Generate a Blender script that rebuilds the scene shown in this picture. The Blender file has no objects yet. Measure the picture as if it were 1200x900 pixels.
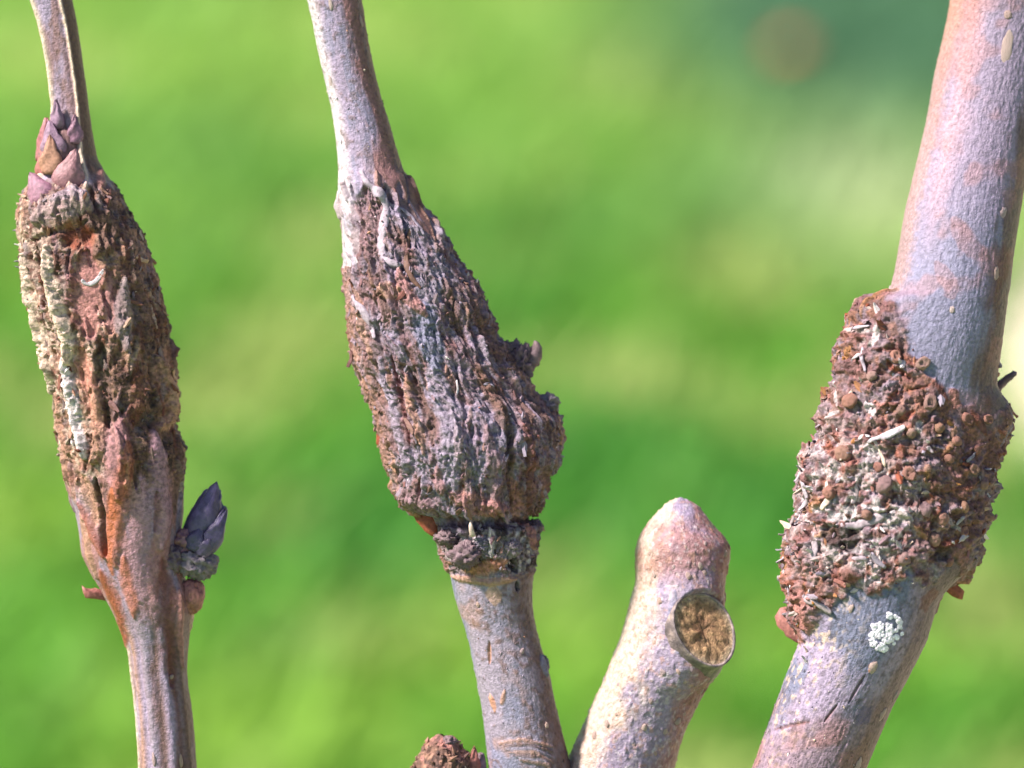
import bpy, math, random
import numpy as np
from mathutils import Matrix, Vector

# ------------------------------------------------------------------ camera, sky, sun, exposure
scene = bpy.context.scene
COL = scene.collection
S = 0.09e-3                      # metres per model unit (one unit = 0.09 mm)
DIST = 0.35                      # camera to plane of the stems
PITCH = math.radians(20)
SP, CP = math.sin(PITCH), math.cos(PITCH)
CENTRE = np.array([0.0, 0.0, 0.45])
EX = np.array([1.0, 0, 0]); EF = np.array([0, CP, -SP]); EU = np.array([0, SP, CP])   # right, forward, up

cam_d = bpy.data.cameras.new('camera'); cam = bpy.data.objects.new('camera', cam_d); COL.objects.link(cam)
cam.location = tuple(CENTRE - EF * DIST)
cam.rotation_euler = (math.pi / 2 - PITCH, 0, 0)
cam_d.sensor_width = 36; cam_d.lens = 36 * DIST / (1200 * S)
cam_d.clip_start = 0.01; cam_d.clip_end = 500
cam_d.dof.use_dof = True; cam_d.dof.focus_distance = DIST - 0.0055
cam_d.dof.aperture_fstop = cam_d.lens / 9.5
scene.camera = cam

SUN_EL = math.radians(48); SUN_AZ = math.radians(84)
# direction TO the sun: from the left, a little towards the camera, thin haze in front of it
sd = Vector((-math.cos(SUN_EL) * math.sin(SUN_AZ), -math.cos(SUN_EL) * math.cos(SUN_AZ), math.sin(SUN_EL)))
w = bpy.data.worlds.new('World'); scene.world = w; w.use_nodes = True
nt = w.node_tree; nt.nodes.clear()
sky = nt.nodes.new('ShaderNodeTexSky'); sky.sky_type = 'NISHITA'; sky.sun_disc = False
sky.sun_elevation = SUN_EL; sky.sun_rotation = math.atan2(sd.x, sd.y)
bg = nt.nodes.new('ShaderNodeBackground'); bg.inputs['Strength'].default_value = 0.078
wo = nt.nodes.new('ShaderNodeOutputWorld')
nt.links.new(sky.outputs[0], bg.inputs[0]); nt.links.new(bg.outputs[0], wo.inputs[0])
sl = bpy.data.lights.new('sun', 'SUN'); sl.energy = 5.0; sl.angle = math.radians(7.0); sl.color = (1.0, 0.94, 0.85)
so = bpy.data.objects.new('sun', sl); COL.objects.link(so); so.location = (-1, -0.5, 2)
so.rotation_euler = sd.to_track_quat('Z', 'Y').to_euler()
vs = scene.view_settings
vs.view_transform = 'Standard'; vs.look = 'None'; vs.exposure = 1.3; vs.gamma = 1.0; vs.use_curve_mapping = False

# ------------------------------------------------------------------ helpers
rng = np.random.default_rng(7); random.seed(7)

def lin(c):
    c = np.asarray(c, float) / 255.0
    return np.where(c <= 0.04045, c / 12.92, ((c + 0.055) / 1.055) ** 2.4)

TINT = np.array([0.78, 0.71, 0.78])          # violet shift put into bark colours to offset green light off the lawn
PAL = {k: lin(v) * TINT for k, v in dict(
    cream=(218, 198, 172), tan=(176, 136, 110), mauve=(140, 112, 114), pink=(168, 118, 106), redbrown=(112, 62, 46),
    brown=(112, 84, 70), dark=(58, 46, 46), greylav=(150, 142, 154), lav=(158, 146, 166), orange=(176, 100, 58), rust=(146, 80, 54),
    white=(226, 220, 214), blueblack=(46, 50, 74), grey=(140, 128, 128), bluegrey=(124, 130, 152), ochre=(168, 120, 62)).items()}

def W(p):
    p = np.asarray(p, float)
    return CENTRE + (p[..., 0:1] - 600) * S * EX + (450 - p[..., 1:2]) * S * EU - p[..., 2:3] * S * EF
def Wn(n):
    n = np.asarray(n, float)
    return n[..., 0:1] * EX - n[..., 1:2] * EU - n[..., 2:3] * EF

def _h(ix, iy, iz, seed):
    with np.errstate(over='ignore'):
        h = (ix.astype(np.uint32) * np.uint32(374761393) + iy.astype(np.uint32) * np.uint32(668265263)
             + iz.astype(np.uint32) * np.uint32(2147483647) + np.uint32(seed * 977 + 13) * np.uint32(1274126177))
        h = (h ^ (h >> np.uint32(13))) * np.uint32(1274126177)
        h = (h ^ (h >> np.uint32(16))) * np.uint32(2246822519)
        h = h ^ (h >> np.uint32(15))
    return h.astype(np.float64) / 4294967295.0
def vnoise(p, seed=0):
    i = np.floor(p).astype(np.int64); f = p - i; f = f * f * f * (f * (f * 6 - 15) + 10)
    x, y, z = i[..., 0], i[..., 1], i[..., 2]; r = 0
    for a in (0, 1):
        for b in (0, 1):
            for c in (0, 1):
                wgt = (f[..., 0] if a else 1 - f[..., 0]) * (f[..., 1] if b else 1 - f[..., 1]) * (f[..., 2] if c else 1 - f[..., 2])
                r = r + wgt * _h(x + a, y + b, z + c, seed)
    return r * 2 - 1
def fbm(p, o=4, seed=0, gain=0.5):
    r, a, t = 0, 1.0, 0
    for k in range(o):
        r = r + a * vnoise(p * 2.0 ** k + 17.3 * k, seed + k); t += a; a *= gain
    return r / t
def ridged(p, o=3, seed=0):
    r, a, t = 0, 1.0, 0
    for k in range(o):
        r = r + a * (1 - 2.2 * np.abs(vnoise(p * 2.0 ** k + 9.1 * k, seed + k))); t += a; a *= 0.55
    return r / t
def worley(p, seed=0):
    i = np.floor(p).astype(np.int64); f1 = np.full(p.shape[:-1], 9.0); f2 = f1.copy(); idv = np.zeros(p.shape[:-1])
    for a in (-1, 0, 1):
        for b in (-1, 0, 1):
            for c in (-1, 0, 1):
                q = i + np.array([a, b, c])
                o = np.stack([_h(q[..., 0], q[..., 1], q[..., 2], seed + k) for k in (1, 2, 3)], -1)
                d = np.sqrt(((q + o - p) ** 2).sum(-1))
                near = d < f1
                f2 = np.where(near, f1, np.minimum(f2, d))
                idv = np.where(near, o[..., 0], idv); f1 = np.where(near, d, f1)
    return f1, f2, idv
def sstep(a, b, x):
    t = np.clip((x - a) / (b - a), 0, 1); return t * t * (3 - 2 * t)
def mix(a, b, t): return a + (b - a) * np.asarray(t)[..., None]

def mesh_np(name, V, F, col=None, smooth=True):
    """V (n,3), F (m,k) -> mesh datablock with optional point colours"""
    F = np.asarray(F, np.int32); me = bpy.data.meshes.new(name); k = F.shape[1]
    me.vertices.add(len(V)); me.vertices.foreach_set('co', np.asarray(V, np.float32).ravel())
    me.loops.add(F.size); me.loops.foreach_set('vertex_index', F.ravel())
    me.polygons.add(len(F)); me.polygons.foreach_set('loop_start', np.arange(0, F.size, k, dtype=np.int32))
    me.polygons.foreach_set('use_smooth', np.full(len(F), smooth, bool))
    if col is not None:
        a = me.color_attributes.new('Col', 'FLOAT_COLOR', 'POINT')
        a.data.foreach_set('color', np.concatenate([col, np.ones((len(V), 1))], 1).astype(np.float32).ravel())
    me.update(calc_edges=True)
    return me
def link(name, data, mat=None, parent=None, loc=None):
    o = bpy.data.objects.new(name, data); COL.objects.link(o)
    if mat is not None and data is not None and not data.materials: data.materials.append(mat)
    if parent is not None: o.parent = parent
    if loc is not None: o.location = loc
    return o
def tag(o, label=None, cat=None, group=None, kind=None):
    for k, v in (('label', label), ('category', cat), ('group', group), ('kind', kind)):
        if v: o[k] = v
    return o

# ------------------------------------------------------------------ materials
def off(parent):
    p = np.zeros(3)
    while parent is not None: p = p + np.array(parent.location); parent = parent.parent
    return p
def new_mat(name, rough=0.6, spec=0.3):
    m = bpy.data.materials.new(name); m.use_nodes = True
    b = m.node_tree.nodes['Principled BSDF']
    b.inputs['Roughness'].default_value = rough; b.inputs['Specular IOR Level'].default_value = spec
    return m, m.node_tree, b
def add_bump(nt, b, scales, strength, dist):
    tc = nt.nodes.new('ShaderNodeTexCoord'); prev = None
    for sc, st in zip(scales, strength):
        n = nt.nodes.new('ShaderNodeTexNoise'); n.inputs['Scale'].default_value = sc; n.inputs['Detail'].default_value = 4
        n.inputs['Roughness'].default_value = 0.65
        bp = nt.nodes.new('ShaderNodeBump'); bp.inputs['Strength'].default_value = st; bp.inputs['Distance'].default_value = dist
        nt.links.new(tc.outputs['Object'], n.inputs['Vector']); nt.links.new(n.outputs['Fac'], bp.inputs['Height'])
        if prev: nt.links.new(prev.outputs[0], bp.inputs['Normal'])
        prev = bp
    nt.links.new(prev.outputs[0], b.inputs['Normal'])
def speckle(nt, src, scale, lo, hi, det=3):
    tc = nt.nodes.new('ShaderNodeTexCoord'); n = nt.nodes.new('ShaderNodeTexNoise')
    n.inputs['Scale'].default_value = scale; n.inputs['Detail'].default_value = det
    nt.links.new(tc.outputs['Object'], n.inputs['Vector'])
    r = nt.nodes.new('ShaderNodeMapRange'); r.inputs[1].default_value = 0.3; r.inputs[2].default_value = 0.7
    r.inputs[3].default_value = lo; r.inputs[4].default_value = hi
    nt.links.new(n.outputs['Fac'], r.inputs[0])
    mx = nt.nodes.new('ShaderNodeVectorMath'); mx.operation = 'SCALE'
    nt.links.new(src, mx.inputs[0]); nt.links.new(r.outputs[0], mx.inputs['Scale'])
    return mx.outputs[0]
def bark_mat(name, rough, spec, bump, lo=0.7, hi=1.25, sc=2600):
    m, nt, b = new_mat(name, rough, spec)
    a = nt.nodes.new('ShaderNodeAttribute'); a.attribute_name = 'Col'
    c = speckle(nt, a.outputs['Color'], sc, lo, hi)
    nt.links.new(c, b.inputs['Base Color'])
    add_bump(nt, b, (1700, 4600), bump, 0.0002)
    return m
M_STEM = bark_mat('smooth_bark', 0.5, 0.35, (0.55, 0.7))
M_GALL = bark_mat('gall_bark', 0.6, 0.3, (0.85, 0.95), 0.5, 1.5)
def piece_mat(name, cols, rough=0.6, spec=0.3, sc=3000, bump=(0.4, 0.4)):
    """alike pieces: colour picked per object along a ramp"""
    m, nt, b = new_mat(name, rough, spec)
    oi = nt.nodes.new('ShaderNodeObjectInfo'); rp = nt.nodes.new('ShaderNodeValToRGB')
    rp.color_ramp.interpolation = 'LINEAR'
    while len(rp.color_ramp.elements) < len(cols): rp.color_ramp.elements.new(0.5)
    for i, c in enumerate(cols):
        e = rp.color_ramp.elements[i]; e.position = i / max(1, len(cols) - 1); e.color = (*PAL[c], 1) if isinstance(c, str) else (*(lin(c) * (TINT + 0.1)), 1)
    nt.links.new(oi.outputs['Random'], rp.inputs[0])
    nt.links.new(speckle(nt, rp.outputs[0], sc, 0.65, 1.3), b.inputs['Base Color'])
    add_bump(nt, b, (1800, 5200), bump, 0.0001)
    return m
M_FLAKE1 = piece_mat('crust_flake', ['cream', 'tan', 'brown', 'grey', 'redbrown', 'tan'])
M_FLAKE2 = piece_mat('fibre_flake', ['mauve', 'greylav', 'brown', 'tan', 'mauve', 'redbrown'])
M_FLAKE3 = piece_mat('wart_flake', ['redbrown', 'pink', 'ochre', 'white', 'greylav', 'rust'])
M_WHITE = piece_mat('papery_bark', ['white', 'greylav', 'cream'])
M_GREYSTRIP = piece_mat('grey_strip', [(178, 170, 174), (160, 150, 158), (172, 160, 156)])
M_RUST = piece_mat('rust_flake', [(150, 70, 48), (132, 66, 50), (158, 92, 66)])
M_PINK = piece_mat('pink_flake', ['pink', (150, 96, 88)])
M_WART = piece_mat('wart', [(172, 126, 108), (152, 106, 94), (188, 152, 130), (156, 128, 128), (170, 130, 104)], 0.5, 0.3, 2600, (0.8, 0.8))
M_LENT = piece_mat('pale_lenticel', [(206, 190, 180), (196, 168, 150), (186, 166, 164)], 0.6, 0.3, 3000, (0.8, 0.8))
M_BUD = piece_mat('bud_blue', [(74, 70, 108), (92, 78, 108), (60, 56, 84)], 0.36, 0.5, 1700, (1.0, 0.9))
M_SCALE = piece_mat('scale_mauve', [(138, 104, 118), (146, 92, 94), (132, 112, 136), (150, 108, 104), (132, 92, 100)], 0.48, 0.35, 2200, (0.9, 0.8))
M_KNOB = piece_mat('grey_knob', ['grey', (112, 106, 116)], 0.6, 0.3, 2600, (0.7, 0.7))
M_DKNOB = piece_mat('dark_knob', [(108, 90, 94), (124, 104, 104)], 0.6, 0.3, 2600, (0.7, 0.7))
M_LICHEN = piece_mat('lichen_white', [(236, 234, 236), (222, 220, 228)], 0.85, 0.1)
M_CRUMB = bark_mat('crumb', 0.7, 0.25, (0.3, 0.3))

# ------------------------------------------------------------------ tubes: trunk and gall surfaces on a fine grid
def gsm(a, k):
    if k < 1: return a
    x = np.arange(-3 * k, 3 * k + 1); g = np.exp(-x * x / (2.0 * k * k)); g /= g.sum()
    return np.convolve(np.pad(a, 3 * k, mode='edge'), g, 'valid')

class Tube:
    def __init__(s, prof, ys, nth, ratio, zc, seed, smooth=2):
        s.seed = seed; s.Y = np.asarray(ys, float); pr = np.array(prof, float)
        yy = np.arange(pr[0, 0], pr[-1, 0] + 1)
        xl = gsm(np.interp(yy, pr[:, 0], pr[:, 1]), smooth); xr = gsm(np.interp(yy, pr[:, 0], pr[:, 2]), smooth)
        cx = (xl + xr) / 2; hw = np.maximum((xr - xl) / 2, 0.02)
        slope = np.gradient(gsm(cx, 25)); cl = 1 / np.sqrt(1 + slope ** 2)
        it = lambda a: np.interp(s.Y, yy, a)
        s.CX, s.HW = it(cx), it(hw)
        r = ratio(s.Y) if callable(ratio) else ratio
        s.DEP = s.HW * it(cl) * r; s.ZC = zc(s.Y)
        k = 1 - np.where(s.Y < 960, s.ZC, 0) * S / DIST        # own distance: true size at that depth
        s.XK = k
        u = np.linspace(-np.pi, np.pi, nth, endpoint=False)
        s.PH = u - 0.35 * np.sin(u); s.nth = nth; s.seam = s.PH
        PH = s.PH[None, :]
        cx_ = 600 + (s.CX - 600) * k; y_ = 450 + (s.Y - 450) * np.where(s.Y < 960, k, 1)
        s.P = np.stack(np.broadcast_arrays(cx_[:, None] + s.HW[:, None] * k[:, None] * np.sin(PH), y_[:, None],
                                           s.ZC[:, None] + s.DEP[:, None] * np.cos(PH)), -1).copy()
        s.A = s.HW[:, None] * PH; s.YY = np.broadcast_to(s.Y[:, None], s.A.shape)
        s.X = s.CX[:, None] + s.HW[:, None] * np.sin(PH)
        s.N = s.normals(s.P)
        s.D = np.zeros(s.A.shape); s.C = np.zeros(s.A.shape + (3,)); s.RG = np.ones(s.A.shape)
        s.FR = np.cos(s.PH)[None, :] + 0 * s.A
        s.e2 = fbm(s.P * np.array([1 / 4.0, 1 / 14.0, 1 / 4.0]), 3, seed + 57); s.e1 = fbm(s.P / 9.0, 3, seed + 50); s.part = np.zeros(s.A.shape, np.int8)
    @staticmethod
    def normals(P):
        dy = np.gradient(P, axis=0); dp = np.roll(P, -1, 1) - np.roll(P, 1, 1)
        n = np.cross(dp, dy); n = n / np.maximum(np.linalg.norm(n, axis=-1, keepdims=True), 1e-9)
        # outward = same side as the radial direction
        c = P.mean(1, keepdims=True)
        sg = np.sign(((P - c) * n).sum(-1).sum()) or 1
        return n * sg
    def xa(s, x, y):
        return np.interp(y, s.Y, s.HW) * s.phi_of(x, y)
    def phi_of(s, x, y):
        i = min(max(int(np.searchsorted(s.Y, y)), 0), len(s.Y) - 1); f = np.abs(s.PH) < 1.5
        return float(np.interp(x, np.maximum.accumulate(s.X[i][f]), s.PH[f]))
    def x_of(s, ph, y):
        i = min(max(int(np.searchsorted(s.Y, y)), 0), len(s.Y) - 1); return float(np.interp(ph, s.PH, s.X[i]))
    def bulge(s, y, left, right):
        """swelling to one side: extra width left and right of the shaft"""
        dl = gsm(np.interp(np.arange(0, 900), y, left), 2); dr = gsm(np.interp(np.arange(0, 900), y, right), 2)
        dl, dr = (np.interp(s.Y, np.arange(0, 900), v, 0, 0)[:, None] for v in (dl, dr))
        q = s.PH[None, :]; dx = -dl * sstep(0.15, -1.25, q) * sstep(-3.1, -2.0, q) + dr * sstep(0.15, 1.25, q) * sstep(3.1, 2.0, q)
        s.P[..., 0] += dx; s.X = s.X + dx; s.N = s.normals(s.P)
    def stroke(s, pts, w, h=0.0, col=None, amt=1.0, flat=False, rough=None, rag=0.35, arc=False, taper=True, setd=False):
        """a ridge, groove or patch along a polyline of the front surface (model units)"""
        q = np.array([(p[0] if arc else s.xa(p[0], p[1]), p[1]) for p in pts], float)
        m = w * 1.6
        r0, r1 = np.searchsorted(s.Y, [q[:, 1].min() - m, q[:, 1].max() + m])
        if r1 - r0 < 1: return
        hwm = max(s.HW[r0:r1].max(), 1)
        hwn = max(s.HW[r0:r1].min(), 4)
        lo, hi = q[:, 0].min() - m, q[:, 0].max() + m
        c0, c1 = np.searchsorted(s.PH, [lo / (hwn if lo < 0 else hwm), hi / (hwn if hi > 0 else hwm)])
        if c1 - c0 < 1: return
        sl = np.s_[r0:r1, c0:c1]
        a, y = s.A[sl], s.YY[sl]; best = np.full(a.shape, 1e9); tt = np.zeros(a.shape); n = max(len(q) - 1, 1)
        if len(q) == 1: best = np.hypot(a - q[0, 0], y - q[0, 1]); tt[:] = 0.5
        for i in range(len(q) - 1):
            d = q[i + 1] - q[i]; L = max((d * d).sum(), 1e-6)
            t = np.clip(((a - q[i, 0]) * d[0] + (y - q[i, 1]) * d[1]) / L, 0, 1)
            dd = np.hypot(a - q[i, 0] - t * d[0], y - q[i, 1] - t * d[1])
            c = dd < best; best = np.where(c, dd, best); tt = np.where(c, (i + t) / n, tt)
        ww = w * (1 - 0.65 * np.abs(2 * tt - 1) ** 3) if taper and len(q) > 1 else w
        e = best / ww + rag * s.e1[sl]
        pr = sstep(1.05, 0.65, e) if flat else sstep(1.25, 0.0, e)
        s.D[sl] += h * pr
        if rough is not None: s.RG[sl] = s.RG[sl] * (1 - pr) + rough * pr
        if col is not None:
            cc = PAL[col] if isinstance(col, str) else lin(col) * TINT
            s.C[sl] = mix(s.C[sl], cc, amt * (sstep(1.1, 0.7, e) if rough is None else sstep(1.35, 0.25, e + 0.35 * s.e2[sl])))
    def scatter(s, n, ylim, L, w, h, cols, ang=0.15, amt=0.7, rag=0.4, flat=False, phl=2.7, seed=0, curl=0.25, where=None):
        g = np.random.default_rng(seed)
        for _ in range(n):
            y = g.uniform(*ylim); ph = g.uniform(-phl, phl); a = ph * np.interp(y, s.Y, s.HW)
            if where is not None and not where(s.x_of(ph, y), y, ph): continue
            l = g.uniform(*L) / 2; th = g.normal(0, ang); p = []
            for k in (-1, -0.3, 0.3, 1):
                p.append((a + k * l * math.sin(th) + g.normal(0, curl) * l * 0.3, y + k * l * math.cos(th)))
            p.sort(key=lambda v: v[1])
            s.stroke(p, g.uniform(*w), g.uniform(*h), cols[g.integers(len(cols))] if cols else None, amt * g.uniform(0.4, 1), flat=flat, rag=rag, arc=True)
    def finish(s):
        s.P = s.P + s.N * s.D[..., None]; s.FN = s.normals(s.P)
    def at_phi(s, ph, y):
        i = min(max(int(np.searchsorted(s.Y, y)), 1), len(s.Y) - 2); j = int(np.searchsorted(s.PH, ph)) % s.nth
        n = s.FN[max(i - 3, 0):i + 4, np.arange(j - 3, j + 4) % s.nth].mean((0, 1)); n /= np.linalg.norm(n)
        return s.P[i, j], n
    def at(s, x, y):
        return s.at_phi(s.phi_of(x, y), y)
    def build(s, parent, names, mats):
        """split the grid into part objects by s.part (per vertex, majority by first corner)"""
        R, Cn = s.A.shape; idx = np.arange(R * Cn).reshape(R, Cn); nx = np.roll(idx, -1, 1)
        F = np.stack([idx[:-1], idx[1:], nx[1:], nx[:-1]], -1).reshape(-1, 4)
        fp = s.part[:-1].reshape(-1); V = W(s.P).reshape(-1, 3) - off(parent)
        C = np.clip(s.C, 0.004, 0.9).reshape(-1, 3); out = []
        # top cap
        for k, (nm, mt) in enumerate(zip(names, mats)):
            f = F[fp == k]
            if not len(f): out.append(None); continue
            u, inv = np.unique(f, return_inverse=True)
            me = mesh_np(nm, V[u], inv.reshape(-1, 4), C[u]); o = link(nm, me, mt, parent); out.append(o)
        return out

def rows(*segs):
    """(start, end, step) pieces"""
    return np.concatenate([np.arange(a, b, st) for a, b, st in segs])
TP = math.tan(PITCH)
def below(y, y0=960.0):                     # stems stand upright below the picture
    d = np.maximum(y - y0, 0); return -TP * d * sstep(0, 900, d)

# ------------------------------------------------------------------ small solid pieces (units: model px, unit-size templates)
def flake_mesh(name, seed, nx=3, ny=5, curl=0.5, thick=0.12):
    g = np.random.default_rng(seed); V = []
    for j in range(ny):
        t = j / (ny - 1) * 2 - 1; wd = (1 - 0.55 * abs(t) ** 2.2) * g.uniform(0.7, 1.15)
        for i in range(nx):
            u = (i / (nx - 1) * 2 - 1)
            V.append((t + g.normal(0, 0.09), 0.5 * wd * u + g.normal(0, 0.05), curl * (t * 0.5 + 0.5) ** 2 * 0.8 + 0.18 * (1 - u * u) + g.normal(0, 0.05)))
    V = np.array(V); n = len(V); B = V + np.array([0, 0, -thick]); F = []
    q = lambda j, i: j * nx + i
    for j in range(ny - 1):
        for i in range(nx - 1):
            a, b, c, d = q(j, i), q(j + 1, i), q(j + 1, i + 1), q(j, i + 1)
            F += [(a, b, c, d), (a + n, d + n, c + n, b + n)]
    ring = [q(0, i) for i in range(nx)] + [q(j, nx - 1) for j in range(1, ny)] + [q(ny - 1, i) for i in range(nx - 2, -1, -1)] + [q(j, 0) for j in range(ny - 2, 0, -1)]
    for k in range(len(ring)):
        a, b = ring[k], ring[(k + 1) % len(ring)]; F.append((a, b, b + n, a + n))
    return mesh_np(name, np.concatenate([V, B]), F, smooth=False)
def flake_set(prefix, mat, n=8, **kw):
    r = []
    for k in range(n):
        m = flake_mesh(prefix, 100 + k, **kw); m.materials.append(mat); r.append(m)
    return r
FL1 = flake_set('bark_flake', M_FLAKE1); FL2 = flake_set('bark_flake', M_FLAKE2); FL3 = flake_set('bark_flake', M_FLAKE3)
FLW = flake_set('papery_flake', M_WHITE, 6, curl=0.9)

def frame_at(P, n, ang, lean=0.0):
    """4x4: X along the surface direction ang (0 = along the stem), Z = normal"""
    n = Wn(n)[0] if np.ndim(n) > 1 else Wn(np.asarray(n)[None])[0]; z = Vector(n).normalized()
    up = Vector(EU); x = (up - z * up.dot(z)).normalized()
    m = Matrix((x, z.cross(x), z)).transposed()
    m = m @ Matrix.Rotation(ang, 3, 'Z') @ Matrix.Rotation(-lean, 3, 'Y')
    return Matrix.Translation(Vector(W(np.asarray(P)[None])[0])) @ m.to_4x4()
def put(name, me, parent, P, n, ang, sx, sy, sz, lean=0.0, lift=0.0):
    o = bpy.data.objects.new(name, me); COL.objects.link(o); o.parent = parent
    P = np.asarray(P) + np.asarray(n) * lift
    o.matrix_basis = Matrix.Translation(-Vector(off(parent))) @ frame_at(P, n, ang, lean) @ Matrix.Diagonal((sx * S, sy * S, sz * S, 1))
    return o
def sow(T, parent, name, meshes, n, where, size, seed, lean=(0, 0.5), angs=0.5, phl=1.75, aspect=(0.6, 1.0)):
    g = np.random.default_rng(seed); k = 0; tries = 0
    while k < n and tries < n * 30:
        tries += 1; y = g.uniform(-10, 905); ph = g.uniform(-phl, phl)
        x = T.x_of(ph, y)
        if not where(x, y): continue
        i, j = int(np.searchsorted(T.Y, y)), int(np.searchsorted(T.PH, ph))
        if i >= len(T.Y) or T.RG[i, min(j, T.nth - 1)] < 0.55: continue
        P, nn = T.at_phi(ph, y); l = size[0] + (size[1] - size[0]) * g.random() ** 2
        put(name, meshes[g.integers(len(meshes))], parent, P, nn, g.normal(0, angs) + (math.pi if g.random() < 0.5 else 0), l / 2, l * g.uniform(*aspect) / 2, l / 2, g.uniform(*lean), 0.4)
        k += 1
def crumbs(T, parent, name, n, where, size, cols, seed, phl=3.0, lift=0.5):
    """countless grains of crust: one joined part"""
    g = np.random.default_rng(seed); base = np.array([(1, 0, 0), (-1, 0, 0), (0, 1, 0), (0, -1, 0), (0, 0, 1), (0, 0, -1)], float)
    fc = np.array([(0, 2, 4), (2, 1, 4), (1, 3, 4), (3, 0, 4), (2, 0, 5), (1, 2, 5), (3, 1, 5), (0, 3, 5)])
    Vs, Fs, Cs = [], [], []; k = tries = 0
    while k < n and tries < n * 20:
        tries += 1; y = g.uniform(-10, 905); ph = g.uniform(-phl, phl)
        x = T.x_of(ph, y)
        if not where(x, y): continue
        i, j = int(np.searchsorted(T.Y, y)), min(int(np.searchsorted(T.PH, ph)), T.nth - 1)
        if i >= len(T.Y) or T.RG[i, j] < 0.5: continue
        r = size[0] + (size[1] - size[0]) * g.random() ** 3
        v = base * g.uniform(0.5, 1.2, (6, 3)) * np.array([1, g.uniform(0.8, 2.4), 1]) * r
        a = g.normal(0, 0.6); ca, sa = math.cos(a), math.sin(a)
        v = np.stack([v[:, 0] * ca - v[:, 1] * sa, v[:, 0] * sa + v[:, 1] * ca, v[:, 2]], 1)
        Vs.append(v + T.P[i, j] + T.FN[i, j] * lift * r); Fs.append(fc + 6 * k)
        c = T.C[i, j] if g.random() < 0.8 else PAL[cols[g.integers(len(cols))]]
        Cs.append(np.repeat((c * g.uniform(0.7, 1.3))[None], 6, 0)); k += 1
    o = link(name, mesh_np(name, W(np.concatenate(Vs)) - off(parent), np.concatenate(Fs), np.clip(np.concatenate(Cs), 0.004, 0.85), smooth=False), M_CRUMB, parent)
    return tag(o, kind='stuff')

def ribbon(name, T, pts, w, parent, mat, lift=1.5, thick=1.2, bow=0.25, endlift=0.0, wl=None, seed=1):
    """a curled strip of bark lying along the surface"""
    g = np.random.default_rng(seed)
    q = np.array(pts, float); d = np.r_[0, np.cumsum(np.hypot(*np.diff(q, axis=0).T))]; n = max(6, int(d[-1] / 4))
    t = np.linspace(0, d[-1], n); x = np.interp(t, d, q[:, 0]); y = np.interp(t, d, q[:, 1]); x, y = gsm(x, 1), gsm(y, 1)
    PN = [T.at(a, b) for a, b in zip(x, y)]
    P = np.array([p for p, _ in PN]); N = np.array([m for _, m in PN])
    for ax in range(3): P[:, ax] = gsm(P[:, ax], 1)
    tan = np.gradient(P, axis=0); tan /= np.maximum(np.linalg.norm(tan, axis=1, keepdims=True), 1e-6)
    B = np.cross(N, tan); B /= np.maximum(np.linalg.norm(B, axis=1, keepdims=True), 1e-6)
    tt = t / d[-1]; ww = w * (1 - 0.6 * np.abs(2 * tt - 1) ** 4) if wl is None else np.interp(tt, np.linspace(0, 1, len(wl)), wl)
    ww = ww * (1 + 0.3 * gsm(g.normal(0, 1.4, n), 1)); bow = bow * 0.35; h = lift * 0.6 + 0.9 * gsm(g.normal(0, 1.5, n), 1) + endlift * tt ** 3
    rws = []
    for k, u in enumerate((-1, -0.4, 0.4, 1)):
        rws.append(P + N * (h + bow * ww * (1 - u * u) + g.normal(0, 0.55, n))[:, None] + B * (u * ww / 2)[:, None])
    top = np.stack(rws, 1); bot = top - N[:, None] * thick
    V = np.concatenate([top.reshape(-1, 3), bot.reshape(-1, 3)]); m = 4 * n; F = []
    for i in range(n - 1):
        for k in range(3):
            a = i * 4 + k; F += [(a, a + 4, a + 5, a + 1), (a + m, a + 1 + m, a + 5 + m, a + 4 + m)]
        a = i * 4; F += [(a, a + m, a + 4 + m, a + 4), (a + 3, a + 7, a + 7 + m, a + 3 + m)]
    for k in range(3):
        F += [(k, k + 1, k + 1 + m, k + m)]; a = (n - 1) * 4 + k; F += [(a + 1, a, a + m, a + 1 + m)]
    me = mesh_np(name, W(V) - off(parent), F); fix_normals(me)
    return link(name, me, mat, parent)

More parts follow.
